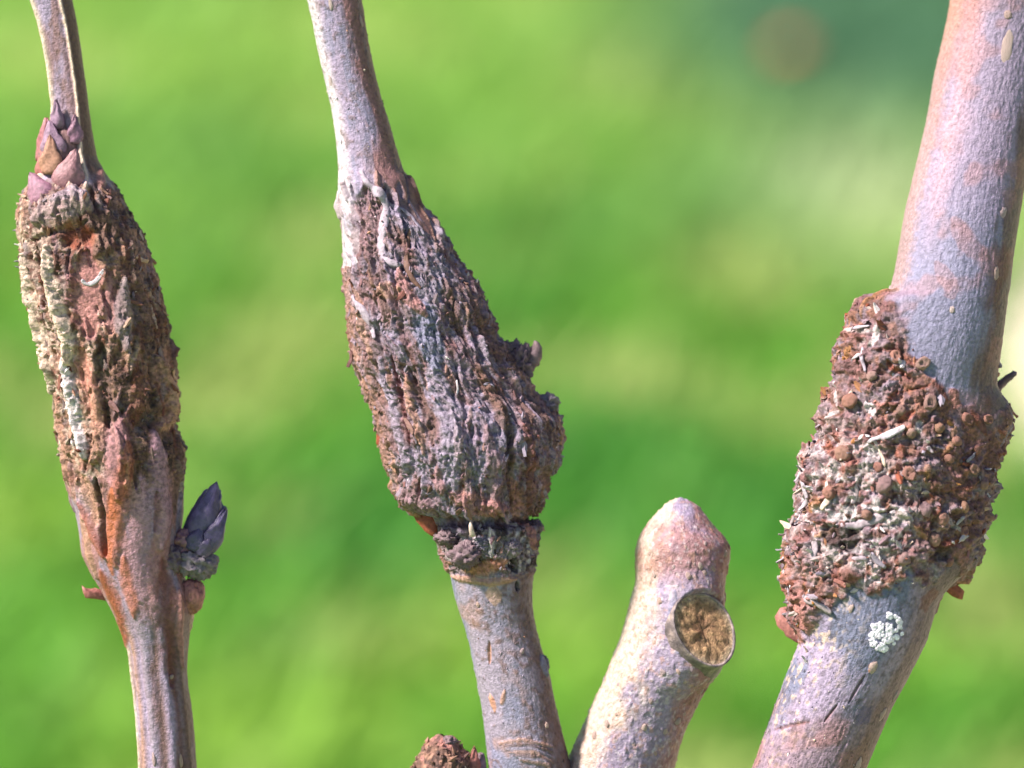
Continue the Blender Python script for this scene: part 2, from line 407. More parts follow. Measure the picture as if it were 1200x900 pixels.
def plate(name, outline, parent, mat, z, thick=4, bow=4, tilt=(0, 0), seed=2, rings=3):
    """a solid chip of bark with the given outline (model x, y), bowed and tilted in depth"""
    g = np.random.default_rng(seed); o = np.array(outline, float); c = o.mean(0)
    m = []                                                      # resample outline
    for i in range(len(o)):
        a, b = o[i], o[(i + 1) % len(o)]; k = max(1, int(np.hypot(*(b - a)) / 5))
        for t in range(k): m.append(a + (b - a) * t / k)
    m = np.array(m); m += g.normal(0, 0.5, m.shape); n = len(m); V = []
    for sgn in (1, -1):
        for r in range(rings):
            f = 1 - r / rings; p = c + (m - c) * f
            zz = z + bow * (1 - f * f) + (p[:, 0] - c[0]) * tilt[0] + (p[:, 1] - c[1]) * tilt[1] + sgn * thick / 2 + g.normal(0, 0.5, n) * (f < 1)
            V.append(np.c_[p, zz])
        V.append(np.array([[c[0], c[1], z + bow + sgn * thick / 2]]))
    V = np.concatenate(V); h = rings * n + 1; F = []
    for sgn, o_ in ((1, 0), (-1, h)):
        for r in range(rings - 1):
            for i in range(n):
                a, b = o_ + r * n + i, o_ + r * n + (i + 1) % n; q = (a, b, b + n, a + n); F.append(q if sgn < 0 else q[::-1])
    T3 = []
    for i in range(n):
        F.append((i, (i + 1) % n, (i + 1) % n + h, i + h))
        a, b = (rings - 1) * n + i, (rings - 1) * n + (i + 1) % n
        F += [(a, rings * n, rings * n, b)] if False else []
        T3.append((a, b, rings * n)); T3.append((b + h, a + h, rings * n + h))
    me = bpy.data.meshes.new(name)
    me.from_pydata([tuple(v) for v in (W(V) - off(parent))], [], [tuple(map(int, f)) for f in F + T3]); me.update()
    fix_normals(me)
    me.polygons.foreach_set('use_smooth', np.ones(len(me.polygons), bool))
    return link(name, me, mat, parent)
def fix_normals(me):
    import bmesh
    b = bmesh.new(); b.from_mesh(me); bmesh.ops.recalc_face_normals(b, faces=b.faces); b.to_mesh(me); b.free()

def scale_piece(name, base, tip, width, parent, mat, z0, z1, bulge=6, facing=0.0, seed=0, thick=2.0):
    """an overlapping bud scale: pointed, hollow-backed shell. facing: sideways turn of its outer face"""
    g = np.random.default_rng(seed); b = np.array([base[0], base[1], z0]); t = np.array([tip[0], tip[1], z1]); ax = t - b
    out = np.array([math.sin(facing), 0, math.cos(facing)]); ax_n = ax / np.linalg.norm(ax)
    side = np.cross(ax_n, out); side /= np.linalg.norm(side); out = np.cross(side, ax_n)
    nt_, nu = 11, 9; top = []
    for j in range(nt_):
        v = j / (nt_ - 1); wd = width / 2 * (1 - v ** 2.2) ** (0.5 if mat == M_BUD else 0.75) * (0.8 + 0.35 * math.sin(math.pi * min(v * 1.6, 1))) + 0.25
        for i in range(nu):
            u = i / (nu - 1) * 2 - 1
            top.append(b + ax * v + side * wd * math.sin(u * 1.25) / math.sin(1.25) + out * (bulge * math.sin(math.pi * (0.15 + 0.8 * v)) + width * 0.42 * (math.cos(u * 1.25) - 0.3) * (1 - 0.7 * v)) + g.normal(0, 0.3, 3) + out * 1.1 * math.sin(7 * v + 9 * u * v + seed))
    top = np.array(top); bot = top - out * thick; n = len(top); F = []
    for j in range(nt_ - 1):
        for i in range(nu - 1):
            a = j * nu + i; F += [(a, a + 1, a + nu + 1, a + nu), (a + n, a + nu + n, a + nu + 1 + n, a + 1 + n)]
    ring = list(range(nu)) + [j * nu + nu - 1 for j in range(1, nt_)] + list(range(n - 2, n - nu - 1, -1)) + [j * nu for j in range(nt_ - 2, 0, -1)]
    for k in range(len(ring)):
        a, c = ring[k], ring[(k + 1) % len(ring)]; F.append((a, a + n, c + n, c))
    me = mesh_np(name, W(np.concatenate([top, bot])) - off(parent), F)
    fix_normals(me)
    return link(name, me, mat, parent)

def lump(name, centre, radii, parent, mat, seed=0, amp=0.25, freq=1.6, rot=0.0, res=30, smooth=True):
    """a knobbly solid knob"""
    V = []; F = []
    th = np.linspace(0, np.pi, res); ph = np.linspace(0, 2 * np.pi, res * 2, endpoint=False)
    T_, P_ = np.meshgrid(th, ph, indexing='ij')
    d = np.stack([np.sin(T_) * np.cos(P_), np.cos(T_), np.sin(T_) * np.sin(P_)], -1)
    r = 1 - 0.3 * amp + amp * fbm(d * freq + seed * 7.7, 4, seed) + amp * 0.25 * ridged(d * freq * 4.0 + seed, 2, seed + 9) + amp * 0.5 * ridged(d * freq * 2.2 + seed, 2, seed + 5)
    p = d * r[..., None] * np.array(radii); ca, sa = math.cos(rot), math.sin(rot)
    p = np.stack([p[..., 0] * ca - p[..., 1] * sa, p[..., 0] * sa + p[..., 1] * ca, p[..., 2]], -1) + np.array(centre)
    n = res * 2; idx = np.arange(res * n).reshape(res, n); nx = np.roll(idx, -1, 1)
    F = np.stack([idx[:-1], idx[1:], nx[1:], nx[:-1]], -1).reshape(-1, 4)
    me = mesh_np(name, W(p).reshape(-1, 3) - off(parent), F, smooth=smooth); fix_normals(me)
    return link(name, me, mat, parent)

def spike(name, pts, radii, parent, mat, seg=10, seed=0, jit=0.06):
    """tapered limb through points (model units)"""
    g = np.random.default_rng(seed); P = np.array(pts, float); d = np.r_[0, np.cumsum(np.linalg.norm(np.diff(P, axis=0), axis=1))]
    n = max(8, int(d[-1] / 3)); t = np.linspace(0, d[-1], n); Q = np.stack([gsm(np.interp(t, d, P[:, k]), 1) for k in range(3)], 1)
    r = np.interp(t, d, radii); tan = np.gradient(Q, axis=0); tan /= np.linalg.norm(tan, axis=1, keepdims=True)
    ref = np.array([0.3, 0.2, 1.0]); a = np.cross(tan, ref); a /= np.linalg.norm(a, axis=1, keepdims=True); b = np.cross(tan, a)
    th = np.linspace(0, 2 * np.pi, seg, endpoint=False)
    V = Q[:, None] + (a[:, None] * np.cos(th)[None, :, None] + b[:, None] * np.sin(th)[None, :, None]) * (r[:, None] * (1 + jit * g.normal(0, 1, (n, seg))))[..., None]
    V[0] = Q[0]; V[-1] = Q[-1]
    idx = np.arange(n * seg).reshape(n, seg); nx = np.roll(idx, -1, 1)
    F = np.stack([idx[:-1], nx[:-1], nx[1:], idx[1:]], -1).reshape(-1, 4)
    me = mesh_np(name, W(V).reshape(-1, 3) - off(parent), F); fix_normals(me)
    return link(name, me, mat, parent)

def lens_mesh(name, mat, ring=False, seed=0):
    """a low oval wart; with ring: a raised rim round a shallow dish"""
    g = np.random.default_rng(seed); n = 12; V = []; prof = [(1.15, -0.25), (1.0, 0.25), (0.72, 0.42), (0.4, 0.1 if ring else 0.5)]
    for r, z in prof:
        for k in range(n):
            a = 2 * math.pi * k / n; rr = r * (1 + g.normal(0, 0.11) + 0.12 * math.sin(2 * a + seed)); V.append((rr * math.cos(a), rr * math.sin(a), z * (0.85 if ring else 1) + g.normal(0, 0.09)))
    V.append((0, 0, 0.2 if ring else 0.55)); F = []
    for j in range(3):
        for k in range(n): a, b = j * n + k, j * n + (k + 1) % n; F.append((a, b, b + n, a + n))
    for k in range(n): F.append((3 * n + k, 3 * n + (k + 1) % n, 4 * n))
    me = bpy.data.meshes.new(name); me.from_pydata(V, [], F); me.update(); me.materials.append(mat)
    me.polygons.foreach_set('use_smooth', np.ones(len(me.polygons), bool)); return me
RING = [lens_mesh('nodule', M_WART, True, k) for k in range(4)]; DOME = [lens_mesh('nodule', M_WART, False, 10 + k) for k in range(3)]
LENT = [lens_mesh('lenticel', M_LENT, False, 20 + k) for k in range(3)]

def root_empty(name, x):
    p = W(np.array([[x, 5150.0, below(np.array([5150.0]))[0]]]))[0]; o = bpy.data.objects.new(name, None); COL.objects.link(o)
    o.location = (p[0], p[1], 0.0); o.empty_display_size = 0.02; return o

# ------------------------------------------------------------------ lawn behind the stems
CAMP = CENTRE - EF * DIST
def ground_at(px, py):
    d = EF * DIST + (px - 600) * S * EX + (450 - py) * S * EU
    return CAMP + d * (CAMP[2] / -d[2])
BED = ground_at(1010, 60); BED2 = ground_at(1015, 270); PATHP = ground_at(1150, 420)

def lawn_tone(x, y, seed=3):
    p = np.stack([x, y, 0 * x], -1)
    a = fbm(p * 9.0, 3, 31); b = fbm(p * 5.0 + 40, 3, 37); c = fbm(p * 16.0 + 9, 2, 41)
    col = np.broadcast_to(lin((84, 128, 36)), x.shape + (3,)).copy()
    col = mix(col, lin((138, 160, 62)), sstep(0.0, 0.4, a) * 0.65)
    col = mix(col, lin((56, 112, 34)), sstep(0.05, 0.45, b) * 0.85)
    col = mix(col, lin((164, 158, 96)), sstep(0.08, 0.5, c) * 0.75)
    far = sstep(1.15, 2.0, y)                                        # longer, drier sward farther off
    col = mix(col, lin((150, 170, 84)), far * 0.55)
    bed = np.exp(-(((x - BED[0]) / 0.165) ** 2 + ((y - BED[1]) / 0.30) ** 2) ** 1.5)
    col = mix(col, lin((72, 104, 80)), np.clip(bed * 1.2, 0, 1) * 0.95)
    dry = np.exp(-((x - BED2[0]) / 0.07) ** 2 - ((y - BED2[1]) / 0.13) ** 2)
    col = mix(col, lin((172, 170, 136)), dry * 0.8)
    return col * np.array([1.15, 1.34, 1.25])
# ground sheet to the horizon: fine near the view, coarse far away
gx = np.r_[-150, -60, -20, -8, np.arange(-4, 4.01, 0.08), 8, 20, 60, 150]; gy = np.r_[-150, -60, -20, -8, np.arange(-3, 6.01, 0.08), 10, 20, 60, 150]
GX, GY = np.meshgrid(gx, gy); gv = np.stack([GX, GY, np.zeros_like(GX)], -1).reshape(-1, 3)
ii = np.arange(GX.size).reshape(GX.shape); gf = np.stack([ii[:-1, :-1], ii[:-1, 1:], ii[1:, 1:], ii[1:, :-1]], -1).reshape(-1, 4)
gcol = lawn_tone(GX, GY).reshape(-1, 3) * 0.9
M_GROUND, gnt, gb = new_mat('turf_soil', 0.95, 0.1)
ga = gnt.nodes.new('ShaderNodeAttribute'); ga.attribute_name = 'Col'
gnt.links.new(speckle(gnt, ga.outputs['Color'], 60, 0.6, 1.3), gb.inputs['Base Color'])
tag(link('ground', mesh_np('ground', gv, gf, gcol), M_GROUND), kind='structure')

def edge_x(y): return PATHP[0] + 0.0 + np.where(y > PATHP[1], 0.30, -0.04) * (y - PATHP[1]) + 0.012 * np.sin(9 * y)
# pale gravel path along the side of the lawn
pg = np.random.default_rng(4); ny_ = 60; pv = []
for k in range(ny_):
    y = -1.0 + 6.0 * k / (ny_ - 1); e = float(edge_x(np.float64(y)))
    for x in (e, e + 0.15, e + 0.6, e + 1.1): pv.append((x, y, 0.004))
pf = [(k * 4 + i, k * 4 + i + 1, k * 4 + i + 5, k * 4 + i + 4) for k in range(ny_ - 1) for i in range(3)]
M_PATH, pnt, pb = new_mat('pale_gravel', 0.9, 0.15)
rgbn = pnt.nodes.new('ShaderNodeRGB'); rgbn.outputs[0].default_value = (*lin((206, 190, 168)), 1)
pnt.links.new(speckle(pnt, rgbn.outputs[0], 90, 0.6, 1.2), pb.inputs['Base Color'])
tag(link('path', mesh_np('path', np.array(pv), pf, smooth=False), M_PATH), kind='structure')

NB = 120000; g = np.random.default_rng(11)
bx = np.where(g.random(NB) < 0.75, g.normal(0, 0.42, NB), g.uniform(-2.2, 2.2, NB)); by = np.where(g.random(NB) < 0.8, g.uniform(0.55, 2.6, NB), g.uniform(-0.6, 4.5, NB))
keep = (bx < edge_x(by)) | (bx > edge_x(by) + 1.1); bx, by = bx[keep], by[keep]; NB = len(bx)
bh = g.uniform(0.018, 0.05, NB); bw = g.uniform(0.0015, 0.0032, NB); az = g.uniform(0, 2 * np.pi, NB); ln = g.uniform(0.4, 1.5, NB)
sx, sy = np.cos(az), np.sin(az); lx, ly = -sy * ln, sx * ln
def bl(f, ww): return np.stack([bx + lx * bh * f * f + sx * bw * ww, by + ly * bh * f * f + sy * bw * ww, bh * f * (1 - 0.25 * ln * f)], -1)
V = np.stack([bl(0, -1), bl(0, 1), bl(0.55, -0.8), bl(0.55, 0.8), bl(1, 0)], 1).reshape(-1, 3); V[:, 2] -= 0.0008
F = (np.arange(NB)[:, None, None] * 5 + np.array([(0, 1, 3), (0, 3, 2), (2, 3, 4)])).reshape(-1, 3)
bc = lawn_tone(bx, by) * g.uniform(0.75, 1.3, (NB, 1)) * np.array([1, 1, 1]); bc = np.repeat(bc, 5, 0)
M_GRASS, gnt, gb = new_mat('grass_blade', 0.55, 0.25)
ga = gnt.nodes.new('ShaderNodeAttribute'); ga.attribute_name = 'Col'; gnt.links.new(ga.outputs['Color'], gb.inputs['Base Color'])
tr = gnt.nodes.new('ShaderNodeBsdfTranslucent'); gnt.links.new(ga.outputs['Color'], tr.inputs['Color'])
ms = gnt.nodes.new('ShaderNodeMixShader'); ms.inputs[0].default_value = 0.3
gnt.links.new(gb.outputs[0], ms.inputs[1]); gnt.links.new(tr.outputs[0], ms.inputs[2]); gnt.links.new(ms.outputs[0], gnt.nodes['Material Output'].inputs[0])
tag(link('grass', mesh_np('grass', V, F, np.clip(bc, 0, 0.9)), M_GRASS), 'soft green lawn grass out of focus behind the galled stems', 'grass', kind='stuff')

# fallen leaf at the planting bed
def fallen_leaf(px, py, size, rot, cols, label):
    c = ground_at(px, py); n = 9; V = []; F = []
    for j in range(n):
        t = j / (n - 1); wd = 0.34 * math.sin(math.pi * min(1, t * 0.98 + 0.02)) ** 0.8
        for i in range(5):
            u = i / 2 - 1; V.append(((t - 0.5), u * wd, 0.10 * u * u * wd * 3 + 0.12 * math.sin(2.5 * t) - 0.05))
    V = np.array(V) * size
    for j in range(n - 1):
        for i in range(4): a = j * 5 + i; F.append((a, a + 5, a + 6, a + 1))
    b = V - np.array([0, 0, 0.0006]); m = len(V)
    F2 = F + [(d + m, c_ + m, b_ + m, a_ + m) for a_, b_, c_, d_ in F for d in (d_,)]
    me = mesh_np('fallen_leaf', np.concatenate([V, b]), F2)
    o = link('fallen_leaf', me, piece_mat('dead_leaf', cols, 0.7, 0.2, 200)); o.location = (c[0], c[1], 0.03); o.rotation_euler = (0.15, -0.1, rot)
    return tag(o, label, 'leaf')
fallen_leaf(925, 108, 0.024, 0.4, [(190, 84, 58), (186, 90, 66)], 'reddish brown fallen leaf lying in the dull bed grass')

# ------------------------------------------------------------------ stem 1: thin ridged twig, long crusted gall
r1 = root_empty('galled_twig', 420)
prof1 = [(-900, -120, -117), (-700, -95, -75), (-300, -22, 24), (0, 35, 85), (25, 43, 90), (50, 49, 94), (75, 54, 97), (100, 57, 101), (125, 60, 104), (160, 57, 109), (185, 52, 114), (200, 46, 122), (212, 38, 129),
         (225, 33, 138), (240, 25, 146), (250, 22, 151), (270, 22, 163), (285, 25, 170), (300, 26, 174), (325, 28, 182), (350, 33, 188), (375, 40, 195), (400, 50, 198), (425, 53, 200), (450, 60, 205), (460, 63, 208),
         (475, 65, 207), (495, 69, 202), (510, 70, 208), (525, 71, 214), (550, 75, 214), (575, 80, 214), (600, 89, 215), (625, 93, 212), (650, 96, 210), (675, 108, 216), (690, 118, 222), (705, 126, 226), (720, 134, 226), (745, 146, 222),
         (765, 151, 220), (785, 153, 219), (800, 155, 220), (825, 158, 224), (850, 160, 227), (875, 162, 229), (905, 163, 231), (1000, 178, 248), (1400, 240, 322), (2200, 320, 412), (4200, 370, 470), (5400, 375, 475)]
T = Tube(prof1, rows((-899, -60, 30), (-60, 195, 1.8), (195, 730, 1.35), (730, 910, 1.8), (910, 1000, 6), (1000, 5400, 60)), 270, lambda y: 0.94 + 0 * y, lambda y: below(y), 1)
Pn = T.P; Y = T.YY; PH = T.PH[None, :] + 0 * Y
gal = sstep(205, 230, Y + 10 * T.e1) * sstep(640, 560, Y + 25 * T.e1)            # crusted zone
# base colours
n1 = fbm(Pn * np.array([1 / 14, 1 / 60, 1 / 14]), 4, 3); n2 = fbm(Pn / 26, 3, 5); n3 = fbm(Pn / 7, 3, 8)
stem = mix(np.broadcast_to(PAL['lav'], Pn.shape), PAL['mauve'], sstep(-0.2, 0.35, n1)); stem = mix(stem, PAL['brown'], sstep(0.1, 0.5, n3) * 0.6)
up = sstep(230, 200, Y)
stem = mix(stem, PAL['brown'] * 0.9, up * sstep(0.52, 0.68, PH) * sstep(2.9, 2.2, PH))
for ph0, wd in ((-0.92, 0.16), (0.50, 0.075), (2.2, 0.12), (-2.4, 0.12)):
    k = np.exp(-((PH - ph0 + 0.03 * n3) / wd) ** 2); T.D += up * 3.2 * k; stem = mix(stem, PAL['cream'], up * np.clip(k * 1.3, 0, 1))
T.D -= up * 2.0 * np.exp(-((PH + 0.2) / 0.35) ** 2)
lowz = sstep(660, 760, Y)
for ph0, c, h in ((-1.25, 'cream', 1.5), (-0.8, 'tan', 1.2), (-0.35, 'greylav', 1.8), (0.05, 'brown', -1.6), (0.3, 'lav', 1.4), (0.62, 'redbrown', -1.4), (0.95, 'brown', 1.4), (-0.58, 'lav', -1.2)):
    k = np.exp(-((PH - ph0 + 0.05 * n1) / 0.15) ** 2); T.D += lowz * h * k; stem = mix(stem, PAL[c], lowz * k * 0.75)
crust = mix(np.broadcast_to(PAL['brown'], Pn.shape), PAL['tan'], sstep(-0.15, 0.3, n2)); crust = mix(crust, PAL['redbrown'], sstep(0.0, 0.35, n1) * 0.6)
crust = mix(crust, PAL['cream'], sstep(-0.1, 0.3, n3 + 0.25 * n2) * sstep(0.25, -0.7, PH) * 0.75); crust = mix(crust, PAL['dark'], sstep(0.15, 0.42, n3) * sstep(-0.3, 0.5, PH) * 0.7)  # cream and dark crust; the dark is deepened to paint the shaded right
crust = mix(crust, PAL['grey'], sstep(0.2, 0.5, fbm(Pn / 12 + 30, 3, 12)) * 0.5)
stem = mix(stem, PAL['brown'] * 0.85, sstep(0.25, 0.9, PH + 0.3 * n1) * sstep(640, 700, Y) * 0.7)  # shade of the right side painted in as darker brown
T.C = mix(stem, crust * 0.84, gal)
# smooth swollen wood below the crust
sw = sstep(540, 600, Y) * sstep(740, 690, Y); T.C = mix(T.C, mix(np.broadcast_to(PAL['pink'], Pn.shape), PAL['lav'], sstep(-0.1, 0.4, n1)), sw * 0.8)
T.RG *= 1 - 0.75 * sw
T.scatter(300, (215, 560), (14, 60), (2.0, 5.5), (-4.5, 4.5), ['cream', 'tan', 'brown', 'redbrown', 'grey', 'mauve'], 0.22, 0.65, seed=5, where=lambda x, y, p: True)
# named features
T.stroke([(110, 300), (112, 340), (112, 392)], 21, -5, (186, 132, 122), 1.0, flat=True, rough=0.25)
T.stroke([(138, 320), (138, 390)], 9, -3, (178, 128, 122), 0.8, flat=True, rough=0.3)
T.stroke([(104, 412), (112, 450), (124, 496)], 14, -3, (190, 134, 112), 1.0, flat=True, rough=0.2)
T.stroke([(78, 590), (86, 560), (104, 545)], 9, 0, 'pink', 0.6, rough=0.5)
T.stroke([(98, 555), (110, 580), (118, 610)], 16, -4, 'tan', 0.8, rough=0.6)
T.stroke([(120, 560), (126, 620), (130, 648)], 6, -9, 'brown', 0.8)
T.stroke([(64, 292), (68, 330), (78, 365), (88, 398), (90, 425)], 11, 12, 'cream', 0.9)
T.stroke([(36, 300), (40, 340), (50, 385), (64, 430), (68, 460)], 9, 8, 'cream', 0.85)
T.stroke([(84, 420), (92, 460), (98, 500), (108, 535)], 10, 9, 'white', 0.75)
T.stroke([(72, 460), (78, 510), (84, 560)], 7, 5, 'tan', 0.8)
T.stroke([(118, 455), (126, 505), (118, 540)], 10, 6, 'tan', 0.7)
T.stroke([(128, 405), (126, 430), (132, 460), (136, 500)], 9, -7, 'dark', 0.6)
T.stroke([(38, 275), (46, 310), (56, 345)], 6, -6)
T.stroke([(54, 292), (62, 335), (60, 360)], 6, -8, 'redbrown', 0.7)
T.stroke([(48, 262), (72, 246), (100, 240), (112, 246)], 17, 7, (160, 140, 134), 0.8)
T.stroke([(70, 240), (92, 228), (108, 238)], 9, 5, 'lav', 0.35)
T.stroke([(44, 286), (62, 278), (90, 270), (110, 262)], 5, -7)
T.stroke([(86, 288), (104, 278), (116, 276)], 17, -12, 'rust', 0.8, rough=0.5)
T.stroke([(118, 256), (136, 262), (132, 290), (120, 302)], 11, 5, 'brown', 0.8)
T.stroke([(148, 270), (162, 310), (172, 360), (176, 420)], 14, 2, 'brown', 0.5)
T.stroke([(152, 330), (150, 380), (155, 410)], 10, 6, 'grey', 0.7)
T.stroke([(188, 420), (202, 455), (202, 485), (190, 502)], 13, 8, 'tan', 0.8, rag=0.2)
T.stroke([(180, 420), (184, 470), (180, 500)], 6, -5)
T.stroke([(165, 425), (168, 470), (160, 500)], 9, 3, 'redbrown', 0.6)
T.stroke([(150, 482), (158, 510), (166, 540), (166, 570)], 5, -6, 'brown', 0.7)
T.stroke([(184, 508), (192, 550), (196, 590), (192, 640)], 15, 6, (168, 132, 140), 0.9, rough=0.25)
T.stroke([(208, 500), (210, 550), (206, 600)], 7, 3, 'brown', 0.8)
T.stroke([(172, 560), (172, 610), (166, 660), (170, 700)], 17, 2, (168, 134, 142), 0.8, rough=0.2)
T.stroke([(188, 575), (186, 620)], 4, -3, 'redbrown', 0.5, rough=0.4)
T.stroke([(152, 488), (148, 520), (142, 548), (146, 580)], 18, 10, (160, 118, 116), 0.95, rough=0.12, rag=0.12)
T.stroke([(158, 520), (153, 560), (147, 600), (142, 660)], 11, 3, 'orange', 0.6, rough=0.2, rag=0.45)
T.stroke([(140, 570), (136, 610), (138, 670)], 8, 1, 'orange', 0.85, rough=0.2)
T.stroke([(124, 668), (136, 700), (146, 735), (150, 755)], 14, 2, 'rust', 0.95, rough=0.2, rag=0.2)
T.stroke([(152, 650), (156, 690), (162, 720)], 9, 2, 'orange', 0.7, rough=0.3)
T.stroke([(98, 588), (112, 620), (128, 650)], 7, 4, 'rust', 0.7, rough=0.3)
T.stroke([(100, 600), (108, 640), (118, 675)], 9, 3, 'tan', 0.8)
T.stroke([(196, 655), (198, 720), (204, 800)], 13, -3, 'redbrown', 0.75, rough=0.6)
T.stroke([(212, 690), (212, 740), (214, 780)], 5, 3, 'pink', 0.8)
T.stroke([(120, 200), (122, 222)], 8, 3, 'pink', 0.6)
gal2 = gal * T.RG
T.D += gal2 * (2.8 * fbm(Pn / 11, 4, 20, 0.6) + 2.0 * ridged(Pn * np.array([1 / 9, 1 / 26, 1 / 9]), 3, 23) + 2.3 * ridged((Pn + 4 * T.e1[..., None]) / 6.0, 3, 29))
T.D += (1 - gal) * (0.5 * fbm(Pn * np.array([1 / 5, 1 / 14, 1 / 5]), 3, 26) + 0.35 * fbm(Pn / 2.5, 2, 28))
T.part[(gal > 0.5)] = 1
T.finish()
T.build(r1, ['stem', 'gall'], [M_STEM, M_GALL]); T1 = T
inside1 = lambda x, y: 222 < y < 545
sow(T, r1, 'bark_flake', FL1, 45, inside1, (8, 20), 3, lean=(-0.15, 0.2), angs=0.8)
crumbs(T, r1, 'crust_grains', 800, lambda x, y: 215 < y < 600, (0.8, 2.8), ['cream', 'tan', 'brown', 'redbrown', 'dark', 'grey', 'white'], 5)
# papery threads at the lit edge
for k, (x, y) in enumerate([(24, 250), (21, 272), (24, 290), (22, 308), (24, 316), (31, 345)]):
    spike('bark_thread', [(x + 5, y, 8), (x, y - 2, 10), (x - 5 - k % 3, y - 4 + 3 * (k % 2), 12)], [1.4, 1.1, 0.3], r1, M_WHITE, 6, k)
ribbon('bark_strip', T, [(103, 326), (104, 334), (112, 337), (120, 333), (128, 322), (130, 314)], 5, r1, M_WHITE, 1.5, 1.5, 0.1)
# bud scales on the shaft above the gall
lump('bud', (72, 192, 16), (24, 48, 20), r1, M_FLAKE1, 23, 0.16, 1.6, rot=0.12)
for i, (b, t, wd, z0, z1, bu, fa, m) in enumerate([
        ((72, 152), (69, 119), 16, 20, 26, 3, -0.3, M_SCALE), ((52, 190), (57, 139), 20, 12, 14, 4, -0.9, M_SCALE), ((90, 170), (91, 136), 18, 22, 24, 3, 0.3, M_SCALE),
        ((70, 186), (62, 143), 30, 24, 27, 5, -0.3, M_SCALE), ((58, 212), (56, 170), 28, 20, 22, 4, -0.7, M_PINK), ((82, 224), (94, 177), 36, 34, 36, 6, 0.0, M_SCALE), ((60, 240), (40, 204), 34, 36, 28, 5, -0.4, M_SCALE),
        ((112, 228), (104, 190), 18, 16, 12, 3, 0.6, M_FLAKE1), ((66, 206), (64, 160), 26, 30, 33, 5, -0.2, M_FLAKE1)]):
    scale_piece('bud_scale', b, t, wd, r1, m, z0, z1, bu, fa, i)
# side bud cluster
b = lump('bud', (239, 605, 8), (17, 37, 16), r1, M_BUD, 3, 0.14, 1.4, rot=0.5)
for i, (bb, t, wd, z0, z1, bu, fa) in enumerate([((233, 632), (255, 564), 30, 14, 10, 10, 0.0), ((225, 636), (243, 580), 24, 10, 6, 8, -0.8), ((246, 634), (258, 586), 22, 8, 6, 8, 0.8), ((242, 644), (266, 595), 22, 18, 16, 9, 0.3), ((228, 644), (240, 612), 20, 22, 22, 7, -0.2), ((236, 650), (254, 620), 18, 24, 22, 6, 0.1)]):
    scale_piece('bud_scale', bb, t, wd, b, M_BUD, z0, z1, bu, fa, 30 + i)
lump('bud', (258, 608, 6), (8, 17, 9), r1, M_BUD, 6, 0.1, 1.5, rot=0.35)
lump('bud', (220, 634, 10), (20, 17, 18), r1, M_SCALE, 8, 0.3, 2.0)
lump('bark_knob', (231, 657, 12), (24, 20, 21), r1, M_KNOB, 11, 0.42, 2.6, rot=0.3)
lump('bark_knob', (244, 662, 8), (12, 12, 12), r1, M_KNOB, 14, 0.4, 2.6)
lump('bark_knob', (206, 655, 18), (16, 18, 14), r1, M_DKNOB, 16, 0.4, 2.4)
lump('leaf_scar', (226, 698, 8), (15, 21, 15), r1, M_PINK, 17, 0.2, 1.4, rot=0.1)
lump('leaf_scar', (219, 722, 2), (9, 22, 10), r1, M_FLAKE1, 19, 0.2, 1.5, rot=0.08)
plate('bark_flake', [(97, 686), (101, 690), (112, 688), (124, 694), (124, 704), (112, 702), (101, 700)], r1, M_PINK, 6, 3, 2, (-0.2, 0))
plate('bark_flake', [(80, 572), (86, 578), (93, 590), (94, 604), (88, 600), (82, 588)], r1, M_DKNOB, 10, 4, 2, (0.3, 0))
for k, (x, y) in enumerate([(184, 886), (215, 888), (205, 791)]):
    P, n = T.at(x, y); put('lenticel', LENT[k % 3], r1, P, n, 0.1, 7 if k < 2 else 2.5, 2.6, 3)
tag(r1, 'thin angular twig with a long tan crusted gall and a blue-black side bud', 'twig', 'twigs with rough galls')

# ------------------------------------------------------------------ stem 2: forked stem, fibrous grey-mauve gall and cut stub
r2 = root_empty('galled_branch', 680)
prof2 = [(-1000, 170, 174), (-800, 190, 214), (-400, 280, 330), (0, 360, 424), (25, 366, 428), (50, 371, 432), (75, 376, 437), (100, 382, 443), (125, 388, 450), (150, 392, 458), (175, 395, 465), (200, 397, 473), (215, 398, 482),
         (240, 401, 490), (252, 402, 499), (265, 403, 512), (285, 404, 525), (300, 405, 533), (325, 406, 548), (350, 408, 564), (370, 410, 575), (384, 411, 574), (395, 413, 580), (410, 415, 594), (425, 417, 602), (440, 422, 611), (460, 431, 624),
         (475, 437, 638), (490, 441, 650), (505, 444, 654), (520, 446, 655), (540, 453, 653), (555, 459, 641), (570, 463, 639), (585, 469, 632), (597, 475, 628), (604, 490, 625), (608, 504, 618), (614, 510, 620), (620, 510, 630), (635, 514, 628), (650, 520, 626), (665, 526, 625),
         (675, 528, 625), (690, 531, 624), (710, 536, 624), (730, 543, 627), (750, 549, 632), (770, 553, 638), (785, 556, 642), (800, 559, 646), (825, 564, 651), (850, 567, 657), (875, 570, 663), (905, 573, 670), (960, 568, 780), (1010, 580, 780), (1400, 600, 775), (2200, 590, 770), (4200, 580, 770), (5400, 570, 775)]
def rat2(y): return 0.92 - 0.14 * np.exp(-((y - 480) / 110) ** 2) - 0.25 * sstep(930, 960, y) * 0
T = Tube(prof2, rows((-999, -60, 30), (-60, 190, 1.8), (190, 690, 1.4), (690, 910, 1.8), (910, 1010, 4), (1010, 5400, 60)), 400, rat2, lambda y: below(y), 2)
Pn = T.P; Y = T.YY; PH = T.PH[None, :] + 0 * Y; X = T.X
AX = lambda a, b, c: Pn * np.array([a, b, c])
sh = Pn.copy(); sh[..., 0] = Pn[..., 0] - T.CX[:, None]                        # coordinates that follow the axis
